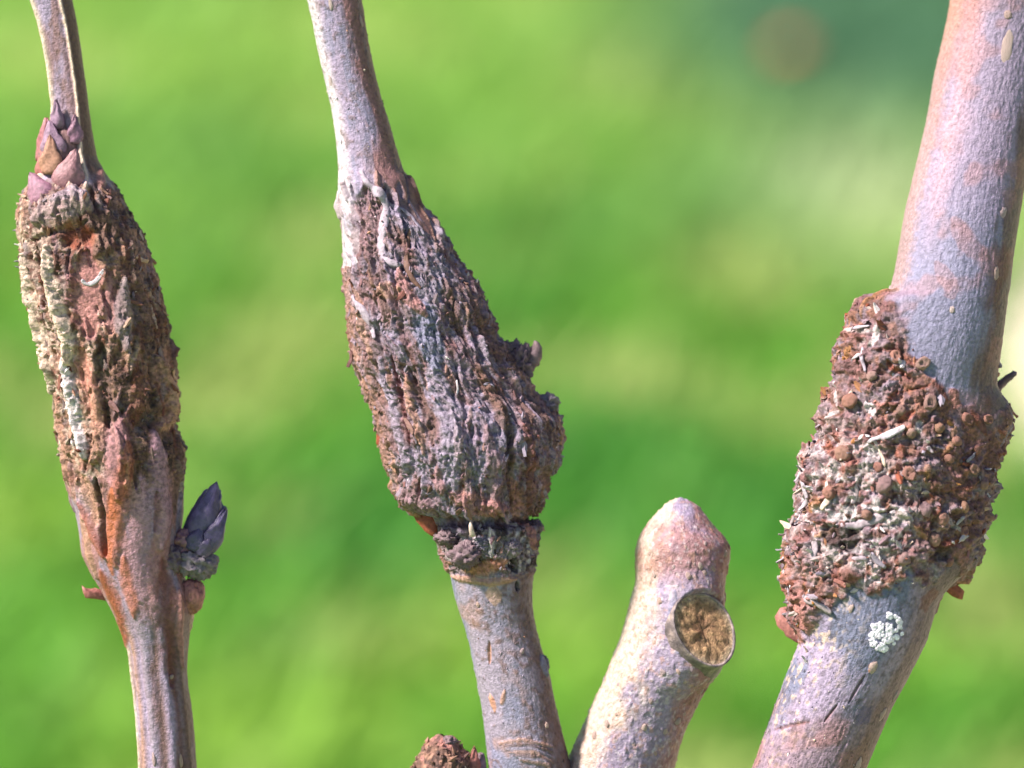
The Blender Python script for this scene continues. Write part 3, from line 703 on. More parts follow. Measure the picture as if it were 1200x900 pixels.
f1 = fbm(sh * np.array([1 / 11, 1 / 50, 1 / 11]), 4, 63); f2 = fbm(sh / 30, 3, 65); f3 = fbm(sh / 7, 3, 68); f4 = fbm(sh * np.array([1 / 26, 1 / 70, 1 / 26]), 3, 70)
front = np.cos(PH) > 0
bark_l = (X < 424 + 4 * T.e1 - (Y - 215) * 0.03) & front & (Y < 312 + 6 * T.e1)           # old bark still holding on at the left side
bark_r = (X > 430 + (Y - 215) * 1.15 + 3 * T.e1) & front & (Y < 280) & (Y > 190)
top = sstep(205, 214, Y + 4 * T.e1); top = np.where(~front, sstep(240, 260, Y + 12 * T.e1), top)
gal = top * sstep(676, 668, Y + 5 * T.e1) * (1 - bark_l) * (1 - bark_r)
upc = mix(np.broadcast_to(PAL['lav'], Pn.shape), PAL['white'] * 0.9, sstep(-0.45, -0.95, PH) * 0.75)  # sunlit left third painted into the bark as near-white
upc = mix(upc, PAL['pink'] * 0.75, sstep(-0.1, 0.45, PH + 0.8 * f4) * 0.85); upc = mix(upc, PAL['bluegrey'], sstep(0.0, 0.35, f1) * 0.5); upc = mix(upc, PAL['brown'], sstep(0.1, 0.45, f3) * 0.5)  # shaded right painted as darkened pink; blue-grey and brown are mottling
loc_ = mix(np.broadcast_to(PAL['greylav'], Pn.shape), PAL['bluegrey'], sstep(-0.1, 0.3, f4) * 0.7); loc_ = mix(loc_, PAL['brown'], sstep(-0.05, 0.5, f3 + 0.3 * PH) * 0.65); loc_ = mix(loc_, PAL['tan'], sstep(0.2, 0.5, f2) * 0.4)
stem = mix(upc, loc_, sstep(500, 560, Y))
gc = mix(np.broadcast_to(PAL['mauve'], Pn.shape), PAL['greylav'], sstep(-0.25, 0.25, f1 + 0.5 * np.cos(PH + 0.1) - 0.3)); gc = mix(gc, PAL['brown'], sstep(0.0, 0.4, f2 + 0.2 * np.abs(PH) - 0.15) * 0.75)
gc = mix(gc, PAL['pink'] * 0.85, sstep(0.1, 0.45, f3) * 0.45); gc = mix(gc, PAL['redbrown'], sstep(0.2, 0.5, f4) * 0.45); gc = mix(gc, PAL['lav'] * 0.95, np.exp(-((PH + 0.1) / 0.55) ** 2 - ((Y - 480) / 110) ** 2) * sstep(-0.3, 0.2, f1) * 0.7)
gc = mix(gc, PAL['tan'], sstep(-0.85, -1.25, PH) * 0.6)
stem = mix(stem, PAL['brown'] * 0.8, sstep(0.35, 0.9, PH + 0.3 * f1) * 0.65)  # browner right side: shade painted into the stem colour
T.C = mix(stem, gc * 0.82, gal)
T.D += gal * 1.0
T.D += 2.6 * (bark_l | bark_r) * sstep(192, 228, Y)                                                          # bark edge stands proud
T.scatter(520, (220, 604), (12, 45), (1.8, 5.5), (-4.5, 4.5), ['greylav', 'mauve', 'brown', 'lav', 'redbrown', 'tan', 'lav', 'greylav'], 0.2, 0.6, seed=15)
T.stroke([(430, 225), (424, 270), (420, 300)], 12, -5, 'mauve', 0.6)
T.stroke([(440, 222), (448, 260), (440, 300)], 14, -4, 'mauve', 0.5)
T.stroke([(465, 270), (470, 290)], 12, -3, 'brown', 0.6)
for p, w_, h, c in [([(462, 418), (470, 450), (478, 490), (482, 520)], 4, -6, (120, 66, 60)), ([(450, 420), (458, 460), (468, 500), (480, 550)], 8, 4, 'greylav'), ([(488, 430), (496, 470), (510, 520)], 7, -4, 'brown'),
                    ([(480, 440), (486, 480), (500, 530)], 6, 4, 'tan'), ([(512, 420), (520, 470), (530, 530), (535, 570)], 14, 3, 'greylav'), ([(500, 360), (506, 400), (512, 430)], 16, 2, 'bluegrey'),
                    ([(536, 430), (548, 480), (556, 540), (562, 590)], 6, -5, None), ([(570, 500), (576, 550), (578, 590)], 9, 4, 'mauve'), ([(592, 480), (598, 540), (600, 590)], 6, -6, 'brown'),
                    ([(560, 430), (580, 470), (590, 500)], 12, 4, 'brown'), ([(612, 500), (622, 540), (616, 590)], 10, 4, 'redbrown'), ([(600, 560), (608, 590), (602, 603)], 7, -4, 'pink'),
                    ([(420, 340), (428, 380), (440, 420)], 8, 4, 'tan'), ([(436, 345), (446, 380), (452, 410)], 6, -5, None), ([(470, 320), (480, 350), (500, 370)], 10, 4, 'pink'), ([(520, 330), (530, 370), (545, 400)], 8, -3, 'brown'),
                    ([(446, 345), (470, 340)], 10, 3, 'tan'), ([(470, 575), (490, 585), (510, 590)], 13, 5, 'mauve'), ([(530, 575), (560, 590), (590, 592)], 12, 4, 'pink'), ([(515, 545), (520, 575)], 9, 4, (150, 110, 104)),
                    ([(430, 330), (450, 350), (460, 380)], 6, -4, 'brown'), ([(545, 340), (560, 370), (575, 395)], 9, 4, 'brown')]:
    T.stroke(p, w_, h, c, 0.7)
# the crack that rings the gall and the knobbly collar under it
crk = np.exp(-((Y - 607 - 5 * np.sin(PH * 1.5 + 1.0) - 5 * T.e1) / 4.5) ** 2); T.D -= 9 * crk * sstep(2.9, 2.0, np.abs(PH))
coll = sstep(612, 618, Y) * sstep(672, 664, Y + 4 * T.e1)
cc = mix(np.broadcast_to(PAL['grey'], Pn.shape), PAL['dark'], sstep(-0.1, 0.25, f3)); cc = mix(cc, PAL['white'] * 0.8, sstep(0.15, 0.4, fbm(sh / 9 + 8, 3, 77)) * 0.7); cc = mix(cc, PAL['pink'], sstep(0.2, 0.4, f2) * 0.7)
T.C = mix(T.C, cc, coll * 0.85)
T.stroke([(545, 640), (548, 655)], 18, 6, 'grey', 0.7); T.stroke([(575, 618), (576, 650)], 4, 2, 'white', 0.6); T.stroke([(612, 612), (622, 640)], 9, 5, 'pink', 0.8); T.stroke([(520, 615), (545, 622)], 10, 5, (104, 92, 108), 0.8)
T.stroke([(545, 664), (570, 664), (592, 655)], 9, 3, (178, 122, 92), 0.9, rough=0.3); T.stroke([(530, 674), (570, 680), (605, 676)], 5, 3, 'tan', 0.8); T.stroke([(598, 655), (604, 668)], 7, -7, 'dark', 0.8)
T.stroke([(578, 685), (580, 705)], 10, 0, (196, 160, 132), 0.7); T.stroke([(606, 680), (606, 690)], 4, -4, 'dark', 0.7)
T.stroke([(574, 750), (574, 775)], 3, -3, 'tan', 0.8); T.stroke([(575, 812), (580, 830)], 5, 1.5, (206, 150, 112), 0.8); T.stroke([(592, 805), (588, 822)], 3, 1.5, 'tan', 0.8)
T.stroke([(634, 768), (640, 790)], 8, 4, 'bluegrey', 0.7)
for k in range(7): T.stroke([(585 + 4 * k, 868 + 3 * k), (612 + 5 * k, 862 + 5 * k), (648, 872 + 6 * k)], 2.5, 1.8, ['tan', 'brown', 'greylav'][k % 3], 0.6, arc=False)
gal2 = gal * T.RG
T.D += gal2 * (3.0 * fbm(sh / 13, 4, 80, 0.6) + 2.8 * ridged(sh * np.array([1 / 8, 1 / 22, 1 / 8]), 3, 83) + 3.0 * ridged((sh + 4 * T.e1[..., None]) / 6.5, 3, 89) + 3.5 * sstep(0.6, 1.3, PH) * fbm(sh / 16, 3, 92))
T.D += (1 - gal) * (0.6 * fbm(sh * np.array([1 / 6, 1 / 14, 1 / 6]), 3, 86) + 0.45 * fbm(sh / 2.6, 2, 88) + 0.5 * sstep(0.2, 0.5, f3))
T.part[(gal > 0.5)] = 1
T.finish()
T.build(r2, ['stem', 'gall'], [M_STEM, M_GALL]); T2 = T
ingall2 = lambda x, y: 240 < y < 602 and not (x < 424 and y < 312) and not (x > 430 + (y - 215) * 1.15 and y < 285)
sow(T, r2, 'bark_flake', FL2, 55, ingall2, (8, 20), 13, angs=0.6, lean=(-0.15, 0.2))
sow(T, r2, 'bark_flake', FL2, 30, lambda x, y: 612 < y < 666, (6, 14), 14, angs=1.2)
crumbs(T, r2, 'crust_grains', 1000, lambda x, y: ingall2(x, y) or 612 < y < 664, (0.8, 2.6), ['mauve', 'greylav', 'brown', 'redbrown', 'tan', 'pink', 'white'], 25)
crumbs(T, r2, 'bark_specks', 260, lambda x, y: 690 < y < 900 or 20 < y < 210, (0.7, 1.7), ['tan', 'cream', 'brown', 'dark'], 26, lift=0.1)
ribbon('bark_strip', T, [(424, 198), (428, 212), (438, 222), (449, 232), (455, 244), (453, 258), (449, 275), (448, 295), (452, 307), (466, 312), (474, 312)], 10, r2, M_GREYSTRIP, 2.5, 2, 0.25, seed=3)
ribbon('bark_strip', T, [(482, 268), (480, 288), (476, 306), (482, 325), (496, 343)], 6, r2, M_FLAKE2, 2.0, 2, 0.3, seed=4)
ribbon('bark_strip', T, [(452, 232), (466, 246), (478, 252), (490, 266), (497, 282)], 4, r2, M_WHITE, 2.0, 1.6, 0.2, seed=5)
ribbon('bark_strip', T, [(416, 346), (428, 360), (438, 382), (444, 400)], 7, r2, M_GREYSTRIP, 2.0, 2, 0.3, seed=6)
ribbon('bark_strip', T, [(564, 452), (571, 447), (577, 456)], 3, r2, M_WHITE, 2.5, 1.4, 0.1, seed=7)
ribbon('bark_strip', T, [(534, 440), (537, 452), (536, 466)], 4, r2, M_WHITE, 1.5, 1.4, 0.1, seed=8)
plate('bark_flake', [(398, 220), (393, 232), (391, 243), (396, 256), (402, 262), (403, 240)], r2, M_WHITE, 4, 3, 2, (0.4, 0))
for oc, m in [([(409, 305), (417, 308), (415, 325), (412, 340), (407, 349), (406, 330)], M_RUST), ([(413, 393), (419, 400), (418, 420), (424, 438), (418, 434), (412, 415)], M_RUST),
              ([(441, 505), (446, 500), (450, 512), (446, 526), (441, 520)], M_RUST), ([(478, 586), (500, 594), (514, 612), (512, 628), (502, 626), (488, 610)], M_RUST), ([(472, 580), (486, 584), (494, 606), (482, 604), (470, 592)], M_FLAKE1)]:
    plate('bark_flake', oc, r2, m, 18 if oc[0][1] > 570 else 6, 4, 3, (0.3, 0))
plate('bark_flake', [(568, 365), (576, 368), (581, 373), (578, 382), (570, 384)], r2, M_DKNOB, 4, 4, 2)
for c, rd, m, sd_ in [((610, 428, -4), (17, 26, 20), M_DKNOB, 41), ((596, 408, 2), (9, 8, 9), M_DKNOB, 42), ((642, 472, -6), (14, 11, 14), M_KNOB, 43), ((646, 505, -4), (13, 24, 18), M_FLAKE2, 44), ((645, 540, -6), (12, 16, 16), M_DKNOB, 45),
                      ((626, 590, 0), (12, 14, 14), M_FLAKE2, 46), ((627, 618, 2), (9, 9, 10), M_DKNOB, 47), ((546, 648, 52), (17, 14, 11), M_DKNOB, 48), ((600, 640, 44), (10, 10, 9), M_KNOB, 49), ((566, 635, 50), (10, 9, 8), M_KNOB, 50), ((525, 628, 40), (14, 9, 10), M_DKNOB, 51)]:
    lump('bark_knob', c, rd, r2, m, sd_, 0.45, 2.6)
spike('bark_hook', [(622, 430, -2), (628, 415, -2), (630, 404, 0), (625, 398, 2)], [8, 8, 5, 1], r2, M_DKNOB, 10, 3, 0.1)
spike('bark_hook', [(555, 628, 58), (553, 616, 64), (552, 606, 64)], [3.5, 3, 0.6], r2, M_WHITE, 8, 5, 0.2)
lump('bark_knob', (637, 780, 2), (7, 14, 8), r2, M_KNOB, 61, 0.3, 2.2)
for k, (x, y) in enumerate([(424, 25), (389, 8), (388, 95), (560, 705), (640, 845), (612, 760)]):
    P, n = T.at(x, y); put('lenticel', LENT[k % 3], r2, P, n, 0.2, 6 if k < 3 else 3, 2.6, 2.5)

# the cut stub of the fork, a little farther back
prof3 = [(583.5, 794, 797), (585.5, 788, 806), (590, 781, 816), (600, 771, 825), (612, 759, 834), (625, 751, 845), (635, 747, 853), (645, 745, 856), (655, 744, 855), (670, 744.5, 852), (685, 744, 850), (700, 740, 849), (725, 733, 846), (750, 726, 846), (775, 716, 844), (790, 710, 839),
         (810, 701, 826), (825, 694, 818), (850, 684, 806), (875, 672, 797), (905, 658, 788), (950, 640, 775), (1000, 640, 745), (1060, 650, 720)]
def zc3(y): return -12 - 20 * sstep(780, 1000, y)
T = Tube(prof3, np.r_[583.6, 583.9, 584.3, 584.8, 585.4, 586.2, 587.2, 588.5, 590, np.arange(591.5, 1060, 1.8)], 260, 0.94, zc3, 4)
Pn = T.P; Y = T.YY; PH = T.PH[None, :] + 0 * Y
f1 = fbm(Pn / np.array([18, 30, 18]), 4, 103); f2 = fbm(Pn / 34, 3, 105); f3 = fbm(Pn / 6, 3, 108)
c = mix(np.broadcast_to(PAL['lav'] * 0.88, Pn.shape), PAL['cream'] * 0.85, sstep(-0.1, -0.7, PH + 0.5 * f1) * 0.85); c = mix(c, PAL['pink'] * 0.8, sstep(0.35, 0.95, PH + 0.6 * f1) * 0.85)  # sunlit left painted cream, shaded right painted darker pink
c = mix(c, PAL['pink'], sstep(600, 622, Y) * sstep(690, 655, Y) * sstep(-0.2, 0.2, f2 + 0.1) * 0.7); c = mix(c, PAL['tan'], sstep(0.15, 0.4, f3) * 0.5); c = mix(c, PAL['white'] * 0.85, sstep(0.25, 0.45, fbm(Pn / 4, 2, 110)) * 0.4)
T.C = c
T.stroke([(810, 712), (814, 740), (816, 760)], 54, 17, rag=0.05, taper=False)
T.stroke([(845, 625), (850, 650)], 16, 1, 'redbrown', 0.5, rough=1.0); T.stroke([(815, 800), (812, 820)], 16, 0, 'redbrown', 0.5, rough=1.0); T.stroke([(788, 690), (786, 730), (790, 760)], 6, 1.5, 'bluegrey', 0.6)
T.D += 0.9 * fbm(Pn / 5, 3, 112) + 1.2 * fbm(Pn / 20, 2, 113) + 1.3 * sstep(0.35, 0.6, fbm(Pn / 6 + 5, 2, 115))
T.finish()
zk = 1 - 36 * S / DIST
fc = np.array([600 + (825 - 600) * zk, 450 + (736 - 450) * zk, 50.0]); fn = np.array([0.40, -0.33, 0.86]); fn /= np.linalg.norm(fn)
fa = np.cross(fn, np.array([0.28, 1.0, 0.0])); fa /= np.linalg.norm(fa); fb = np.cross(fn, fa)
dv_ = T.P - fc; hgt = (dv_ * fn).sum(-1); rad = np.linalg.norm(dv_ - hgt[..., None] * fn, axis=-1)         # the saw cut takes the bark away here
T.P = T.P - fn * np.where((rad < 46) & (hgt > -6), hgt + 6, 0)[..., None] * sstep(46, 40, rad)[..., None]; T.FN = T.normals(T.P)
stub = T.build(r2, ['cut_stub'], [M_STEM])[0]; T3 = T
def disc_part(name, prof, mat_cols, seed, nth=72, rough=1.0, R=46.0, parent=None, mat=None):
    th = np.linspace(0, 2 * np.pi, nth, endpoint=False); rr = np.array([p[0] for p in prof])[:, None]; hh = np.array([p[1] for p in prof])[:, None] + 0 * th[None]
    wob = 1 + 0.035 * np.sin(2 * th + 0.6) + 0.02 * np.sin(3 * th)
    P = fc + fa * (rr * R * wob * np.cos(th))[..., None] * 0.80 + fb * (rr * R * wob * np.sin(th))[..., None] + fn * hh[..., None]
    nz = fbm(P / 6.0, 4, seed); P = P + fn * (nz * rough)[..., None] * (rr < 0.93)[..., None] + fn * (0.3 * nz)[..., None]
    C = mat_cols(P, nz, rr + 0 * th); n = nth; idx = np.arange(P.shape[0] * n).reshape(-1, n); nx = np.roll(idx, -1, 1)
    F = np.stack([idx[:-1], nx[:-1], nx[1:], idx[1:]], -1).reshape(-1, 4)
    me = mesh_np(name, W(P).reshape(-1, 3) - np.array(r2.location), F, np.clip(C.reshape(-1, 3), 0.004, 0.9)); fix_normals(me)
    return link(name, me, mat, parent)
def col_face(P, nz, rr):
    c = mix(np.broadcast_to(lin((138, 106, 78)), P.shape), lin((164, 128, 94)), sstep(-0.1, 0.4, nz)); c = mix(c, lin((108, 74, 54)), sstep(0.5, 0.05, rr + 0.5 * fbm(P / 12, 2, 9)) * 0.7)
    return mix(c, lin((168, 150, 128)), sstep(0.7, 0.95, rr + 0.15 * nz) * 0.6)
def col_rim(P, nz, rr): return mix(mix(np.broadcast_to(lin((112, 98, 100)), P.shape), lin((150, 130, 126)), sstep(0, 0.3, nz)), lin((66, 58, 62)), sstep(0.1, 0.4, fbm(P / 10, 2, 3)) * 0.7)
disc_part('branch_collar', [(0.93, -3.0), (0.95, 0.2), (0.985, 1.4), (1.02, 0.6), (1.03, -2.5), (1.02, -9), (1.04, -18), (1.12, -30), (1.22, -42)], col_rim, 5, parent=stub, mat=M_STEM)
disc_part('cut_face', [(0.001, -3.5), (0.1, -3.5), (0.2, -3.2), (0.3, -2.8), (0.4, -2.4), (0.5, -2.0), (0.6, -1.7), (0.7, -1.4), (0.8, -1.2), (0.88, -1.0), (0.96, -1.0)], col_face, 6, rough=3.2, parent=stub, mat=M_GALL)
gl = np.random.default_rng(77)
for k in range(70):
    x, y = gl.uniform(690, 850), gl.uniform(625, 898)
    i = np.searchsorted(T3.Y, y); cx_, hw_ = T3.CX[i], T3.HW[i]
    if abs(x - cx_) > hw_ * 0.93 or math.hypot(x - 825, (y - 736) * 0.72) < 42: continue
    P, n = T3.at(x, y); s_ = gl.uniform(1.8, 4.4); put('lenticel', LENT[k % 3], stub, P, n, 0.4, s_, s_ * 0.8, s_ * 0.8, 0, -0.3)

# broken, scaly stump at the foot of the fork
prof4 = [(861.5, 518, 521), (863, 510, 528), (866, 505, 533), (872, 499, 539), (880, 495, 545), (890, 489, 551), (905, 484, 556), (950, 490, 585), (1000, 540, 640), (1060, 600, 660)]
T = Tube(prof4, np.r_[861.6, 862, 862.5, 863.2, 864, 865, np.arange(866.5, 1060, 1.6)], 150, 0.95, lambda y: 8 + 0 * y, 6)
Pn = T.P; f1 = fbm(Pn / 14, 4, 203); f3 = fbm(Pn / 6, 3, 205)
c = mix(np.broadcast_to(PAL['brown'], Pn.shape), PAL['pink'], sstep(-0.1, 0.3, f1)); c = mix(c, PAL['tan'], sstep(0, 0.3, f3) * 0.6); T.C = mix(c, PAL['dark'], sstep(0.1, 0.3, fbm(Pn / 8 + 3, 2, 9)) * 0.6)
T.D += 2.6 * fbm(Pn / 9, 4, 210) + 2.0 * ridged(Pn / np.array([6, 16, 6]), 2, 212); T.finish(); T.RG[:] = 1
stump = T.build(r2, ['broken_stump'], [M_GALL])[0]
crumbs(T, r2, 'stump_grains', 260, lambda x, y: 868 < y < 900, (0.9, 3.2), ['cream', 'pink', 'brown', 'dark'], 8)
lump('bark_knob', (526, 868, 16), (11, 7, 10), r2, M_DKNOB, 71, 0.45, 2.6)
scale_piece('bud_scale', (554, 906), (556, 873), 16, r2, M_PINK, 8, 12, 3, 0.2, 81); scale_piece('bud_scale', (563, 906), (566, 882), 12, r2, M_SCALE, 2, 6, 2, 0.7, 82)
lump('bark_knob', (562, 890, 0), (6, 8, 6), r2, M_DKNOB, 72, 0.3, 2)
tag(r2, 'forked branch with a fat grey-mauve fibrous gall and a sawn-off stub', 'branch', 'twigs with rough galls')

# ------------------------------------------------------------------ stem 3: thick smooth stem with a warty gall
XB, YB = [990, 1038, 1050, 1075, 1110, 1150, 1165, 1185], [325, 335, 378, 425, 468, 506, 480, 462]; XL, YL = [925, 950, 990, 1040, 1090, 1125, 1150], [755, 738, 694, 684, 668, 656, 672]
r3 = root_empty('galled_branch', 860)
prof5 = [(-900, 1280, 1284), (-700, 1255, 1300), (-300, 1180, 1300), (0, 1114, 1246), (25, 1110, 1241), (50, 1104, 1235), (75, 1098, 1230), (100, 1093, 1225), (125, 1089, 1220), (150, 1084, 1215), (180, 1077, 1209), (200, 1072, 1204), (225, 1066, 1199), (250, 1060, 1195), (275, 1056, 1191), (300, 1052, 1187), (325, 1047, 1184), (345, 1042, 1181),
         (450, 1018, 1156), (550, 990, 1133), (650, 964, 1110), (750, 938, 1086), (770, 930, 1076), (790, 922, 1066), (805, 917, 1058), (825, 909, 1047), (850, 900, 1036), (875, 891, 1025), (905, 880, 1013),
         (1000, 846, 978), (1400, 770, 905), (2200, 745, 885), (4200, 770, 920), (5400, 770, 930)]
def zc5(y): return 30 - 70 * sstep(420, 0, y) + below(y)
T = Tube(prof5, rows((-899, -60, 30), (-60, 335, 1.9), (335, 760, 1.4), (760, 910, 1.8), (910, 1010, 4), (1010, 5400, 60)), 400, lambda y: 0.93 + 0 * y, zc5, 5)
gl3 = np.array([(343, 1042), (347, 1016), (354, 1006), (375, 997), (390, 993), (410, 988), (425, 985), (440, 983), (450, 980), (460, 975), (470, 971), (485, 968), (495, 967), (510, 966), (525, 957), (535, 947), (550, 941), (580, 942), (600, 942), (615, 940), (624, 928), (650, 924), (680, 923), (705, 926), (720, 927), (735, 934), (750, 938)], float)
gr3 = np.array([(345, 1181), (410, 1173), (440, 1168), (452, 1168), (460, 1172), (470, 1178), (485, 1182), (495, 1183), (510, 1178), (525, 1170), (535, 1165), (550, 1160), (580, 1156), (600, 1151), (615, 1149), (650, 1144), (665, 1138), (680, 1120), (692, 1108), (705, 1099), (750, 1086)], float)
yy3 = np.arange(340.0, 752.0, 2.0); sx0 = np.interp(yy3, [345, 450, 550, 650, 750], [1042, 1018, 990, 964, 938]); sx1 = np.interp(yy3, [345, 450, 550, 650, 750], [1181, 1156, 1133, 1110, 1086])
dl3 = np.clip(sx0 - np.interp(yy3, gl3[:, 0], gl3[:, 1]), 0, 99); dr3 = np.clip(np.interp(yy3, gr3[:, 0], gr3[:, 1]) - sx1, 0, 99); dl3[[0, -1]] = 0; dr3[[0, -1]] = 0
T.bulge(yy3, dl3, dr3)
Pn = T.P; Y = T.YY; PH = T.PH[None, :] + 0 * Y; X = T.X
sh = Pn.copy(); sh[..., 0] = Pn[..., 0] - T.CX[:, None]
f1 = fbm(sh * np.array([1 / 10, 1 / 55, 1 / 10]), 4, 303); f2 = fbm(sh / 34, 3, 305); f3 = fbm(sh / 6, 3, 308); f4 = fbm(sh * np.array([1 / 40, 1 / 80, 1 / 40]), 3, 310)
front = np.cos(PH) > 0
yb = np.interp(X, [990, 1038, 1050, 1075, 1110, 1150, 1165, 1185], [325, 335, 378, 425, 468, 506, 480, 462])                # upper edge of the warty zone
yl = np.interp(X, [925, 950, 990, 1040, 1090, 1125, 1150], [755, 738, 694, 684, 668, 656, 672])                           # lower edge
yb = np.where(front, yb, 470); yl = np.where(front, yl, 690)
eb = 10 * T.e1 + 30 * fbm(Pn / 22, 3, 371)
gal = sstep(-6, 6, Y - yb + eb) * sstep(6, -6, Y - yl + eb); galD = gal * (0.25 + 0.75 * sstep(0, 70, Y - yb)) * (0.45 + 0.55 * sstep(0, 40, yl - Y))
ag = f1 * 0.5 + f4
st = mix(np.broadcast_to(PAL['lav'] * 0.85, Pn.shape), PAL['bluegrey'], sstep(180, 330, Y + 60 * f4) * 0.7); st = mix(st, (170 / 255) ** 2.2 * np.array([1.0, 0.55, 0.62]), sstep(330, 180, Y) * sstep(0.35, 0.0, np.abs(PH + 0.62 + 0.25 * f4)) * 0.55)
st = mix(st, PAL['pink'], sstep(120, 20, Y) * sstep(-0.35, -0.7, PH + 0.2 * f4) * 0.7); st = mix(st, PAL['tan'], sstep(-0.8, -1.15, PH + 0.15 * f3) * 0.55)  # tan along the left edge paints in the sunlight there
st = mix(st, PAL['brown'] * 0.85, sstep(0.5, 0.85, PH + 0.3 * f1) * 0.85); st = mix(st, PAL['redbrown'], sstep(0.2, 0.5, f4) * sstep(0.3, 0.8, PH) * 0.6); st = mix(st, PAL['pink'], sstep(0.1, 0.4, f2) * 0.35)  # dark brown right flank is painted shade; pink patches are bark colour
lowc = mix(np.broadcast_to(PAL['bluegrey'] * 0.85, Pn.shape), PAL['lav'], sstep(-0.1, 0.3, f4)); lowc = mix(lowc, PAL['cream'] * 0.85, sstep(0.1, 0.45, f3) * sstep(0.2, -0.9, PH) * 0.9)  # cream flecks towards the left paint in the lit edge
lowc = mix(lowc, PAL['mauve'], sstep(800, 870, Y + 50 * f2) * 0.6); lowc = mix(lowc, PAL['pink'], sstep(810, 880, Y) * sstep(0.0, 0.4, f2) * 0.6); lowc = mix(lowc, PAL['brown'], sstep(0.35, 0.8, PH + 0.3 * f1) * 0.75); lowc = mix(lowc, PAL['dark'], sstep(0.15, 0.4, fbm(sh / 4, 2, 320)) * 0.45)  # brown on the right is painted shade, the other tones are bark mottling
st = mix(st, lowc, sstep(560, 620, Y))
wp = Pn + 5 * np.stack([fbm(Pn / 16 + 9 * q, 2, 360 + q) for q in range(3)], -1)
w1, w2, wid = worley(wp / 25.0, 7); v1, v2, vid = worley(wp / 11.0 + 3, 9)
gc = mix(np.broadcast_to(PAL['redbrown'] * 0.6 + PAL['mauve'] * 0.5, Pn.shape), PAL['pink'], sstep(0.25, 0.6, wid) * 0.8); gc = mix(gc, PAL['mauve'], sstep(0.6, 0.8, wid) * 0.9); gc = mix(gc, PAL['ochre'], sstep(0.55, 0.8, vid) * 0.28); gc = mix(gc, PAL['brown'], sstep(0.0, 0.35, f3) * 0.5)
gc = mix(gc, PAL['greylav'], sstep(0.05, 0.4, fbm(Pn / 15 + 4, 3, 330)) * 0.5)
wl = sstep(-0.15, 0.15, fbm(Pn / 9 + 14, 3, 333)) * np.exp(-((X - 985 - 0.25 * (Y - 560)) / 75) ** 2 - ((Y - 600) / 95) ** 2); gc = mix(gc, PAL['white'], wl * 0.85)
T.C = mix(st, gc * 0.8, gal)
T.D += galD * (4.0 + 10 * np.clip(0.6 - w1, -0.3, 0.6) + 5 * np.clip(0.55 - v1, -0.25, 0.5) + 3.0 * fbm(Pn / 14, 4, 340, 0.6) + 4.5 * ridged(wp / 13, 3, 347) + 2.8 * ridged(wp / 5.5, 3, 345)) 
T.D += (1 - gal) * (0.5 * fbm(sh * np.array([1 / 4, 1 / 16, 1 / 4]), 3, 350) + 0.4 * fbm(sh / 2.6, 2, 352) + 0.3 * ridged(sh * np.array([1 / 5, 1 / 18, 1 / 5]), 2, 353))
T.scatter(400, (350, 740), (10, 34), (1.8, 4.5), (-4, 4.5), ['white', 'pink', 'redbrown', 'greylav', 'ochre', 'rust', 'mauve'], 0.9, 0.7, seed=35, curl=0.6, where=lambda x, y, p: abs(p) > 1.5 or np.interp(x, XB, YB) + 20 < y < np.interp(x, XL, YL) - 14)
T.stroke([(965, 620), (985, 630), (990, 640)], 13, -6, 'dark', 0.8); T.stroke([(1090, 640), (1100, 652)], 10, -6, 'dark', 0.7)
T.stroke([(1040, 640), (1065, 640), (1060, 655)], 16, 4, 'mauve', 0.6, rough=0.5); T.stroke([(975, 672), (1000, 672)], 12, 5, 'redbrown', 0.8, rough=0.4)
T.stroke([(1085, 690), (1080, 710)], 14, 0, 'redbrown', 0.6); T.stroke([(938, 690), (940, 720), (945, 740)], 12, 2, 'pink', 0.7)
T.stroke([(905, 852), (925, 845), (945, 840)], 2.2, -2.5, 'redbrown', 0.6, rag=0.15); T.stroke([(960, 840), (975, 820)], 2.2, -2.5, 'redbrown', 0.6, rag=0.15); T.stroke([(988, 818), (998, 800), (1006, 787)], 2.4, -2.5, 'mauve', 0.7, rag=0.15)
T.stroke([(1012, 780), (1018, 775)], 7, 1, (190, 128, 72), 0.8); T.stroke([(1005, 825), (1010, 840)], 12, 0, (84, 80, 112), 0.6)
T.stroke([(1090, 310), (1105, 335), (1108, 350)], 9, 0, 'pink', 0.3); T.stroke([(1110, 260), (1125, 290), (1150, 305)], 12, 0, 'pink', 0.3)
T.stroke([(1088, 450), (1096, 462), (1102, 470)], 3, 1.5, 'redbrown', 0.8); T.stroke([(1130, 480), (1140, 495), (1148, 508)], 4, 2, 'redbrown', 0.8)
T.stroke([(1020, 410), (1045, 412), (1062, 430)], 3, 2, 'redbrown', 0.7); T.stroke([(1040, 445), (1055, 443), (1062, 434)], 3, 2, 'pink', 0.7)
T.part[(gal > 0.5)] = 1
T.finish()
T.build(r3, ['stem', 'gall'], [M_STEM, M_GALL]); T5 = T
in3 = lambda x, y: np.interp(x, XB, YB) + 3 < y < np.interp(x, XL, YL) - 2
sow(T, r3, 'bark_flake', FL3, 90, in3, (8, 20), 43, lean=(0.0, 0.6), angs=1.6)
sow(T, r3, 'papery_flake', FLW, 46, lambda x, y: in3(x, y) and (x < 1040 and y > 470), (8, 20), 44, lean=(0.1, 1.0), angs=1.3)
sow(T, r3, 'papery_flake', FLW, 16, lambda x, y: in3(x, y - 30), (7, 14), 45, lean=(0.1, 1.0), angs=1.5)
crumbs(T, r3, 'crust_grains', 900, in3, (0.8, 2.8), ['redbrown', 'pink', 'ochre', 'white', 'greylav', 'rust', 'mauve', 'brown'], 46)
crumbs(T, r3, 'bark_specks', 420, lambda x, y: y > np.interp(x, XL, YL) + 4 and x < 1000, (0.6, 1.6), ['cream', 'white', 'dark'], 47, lift=0.05)
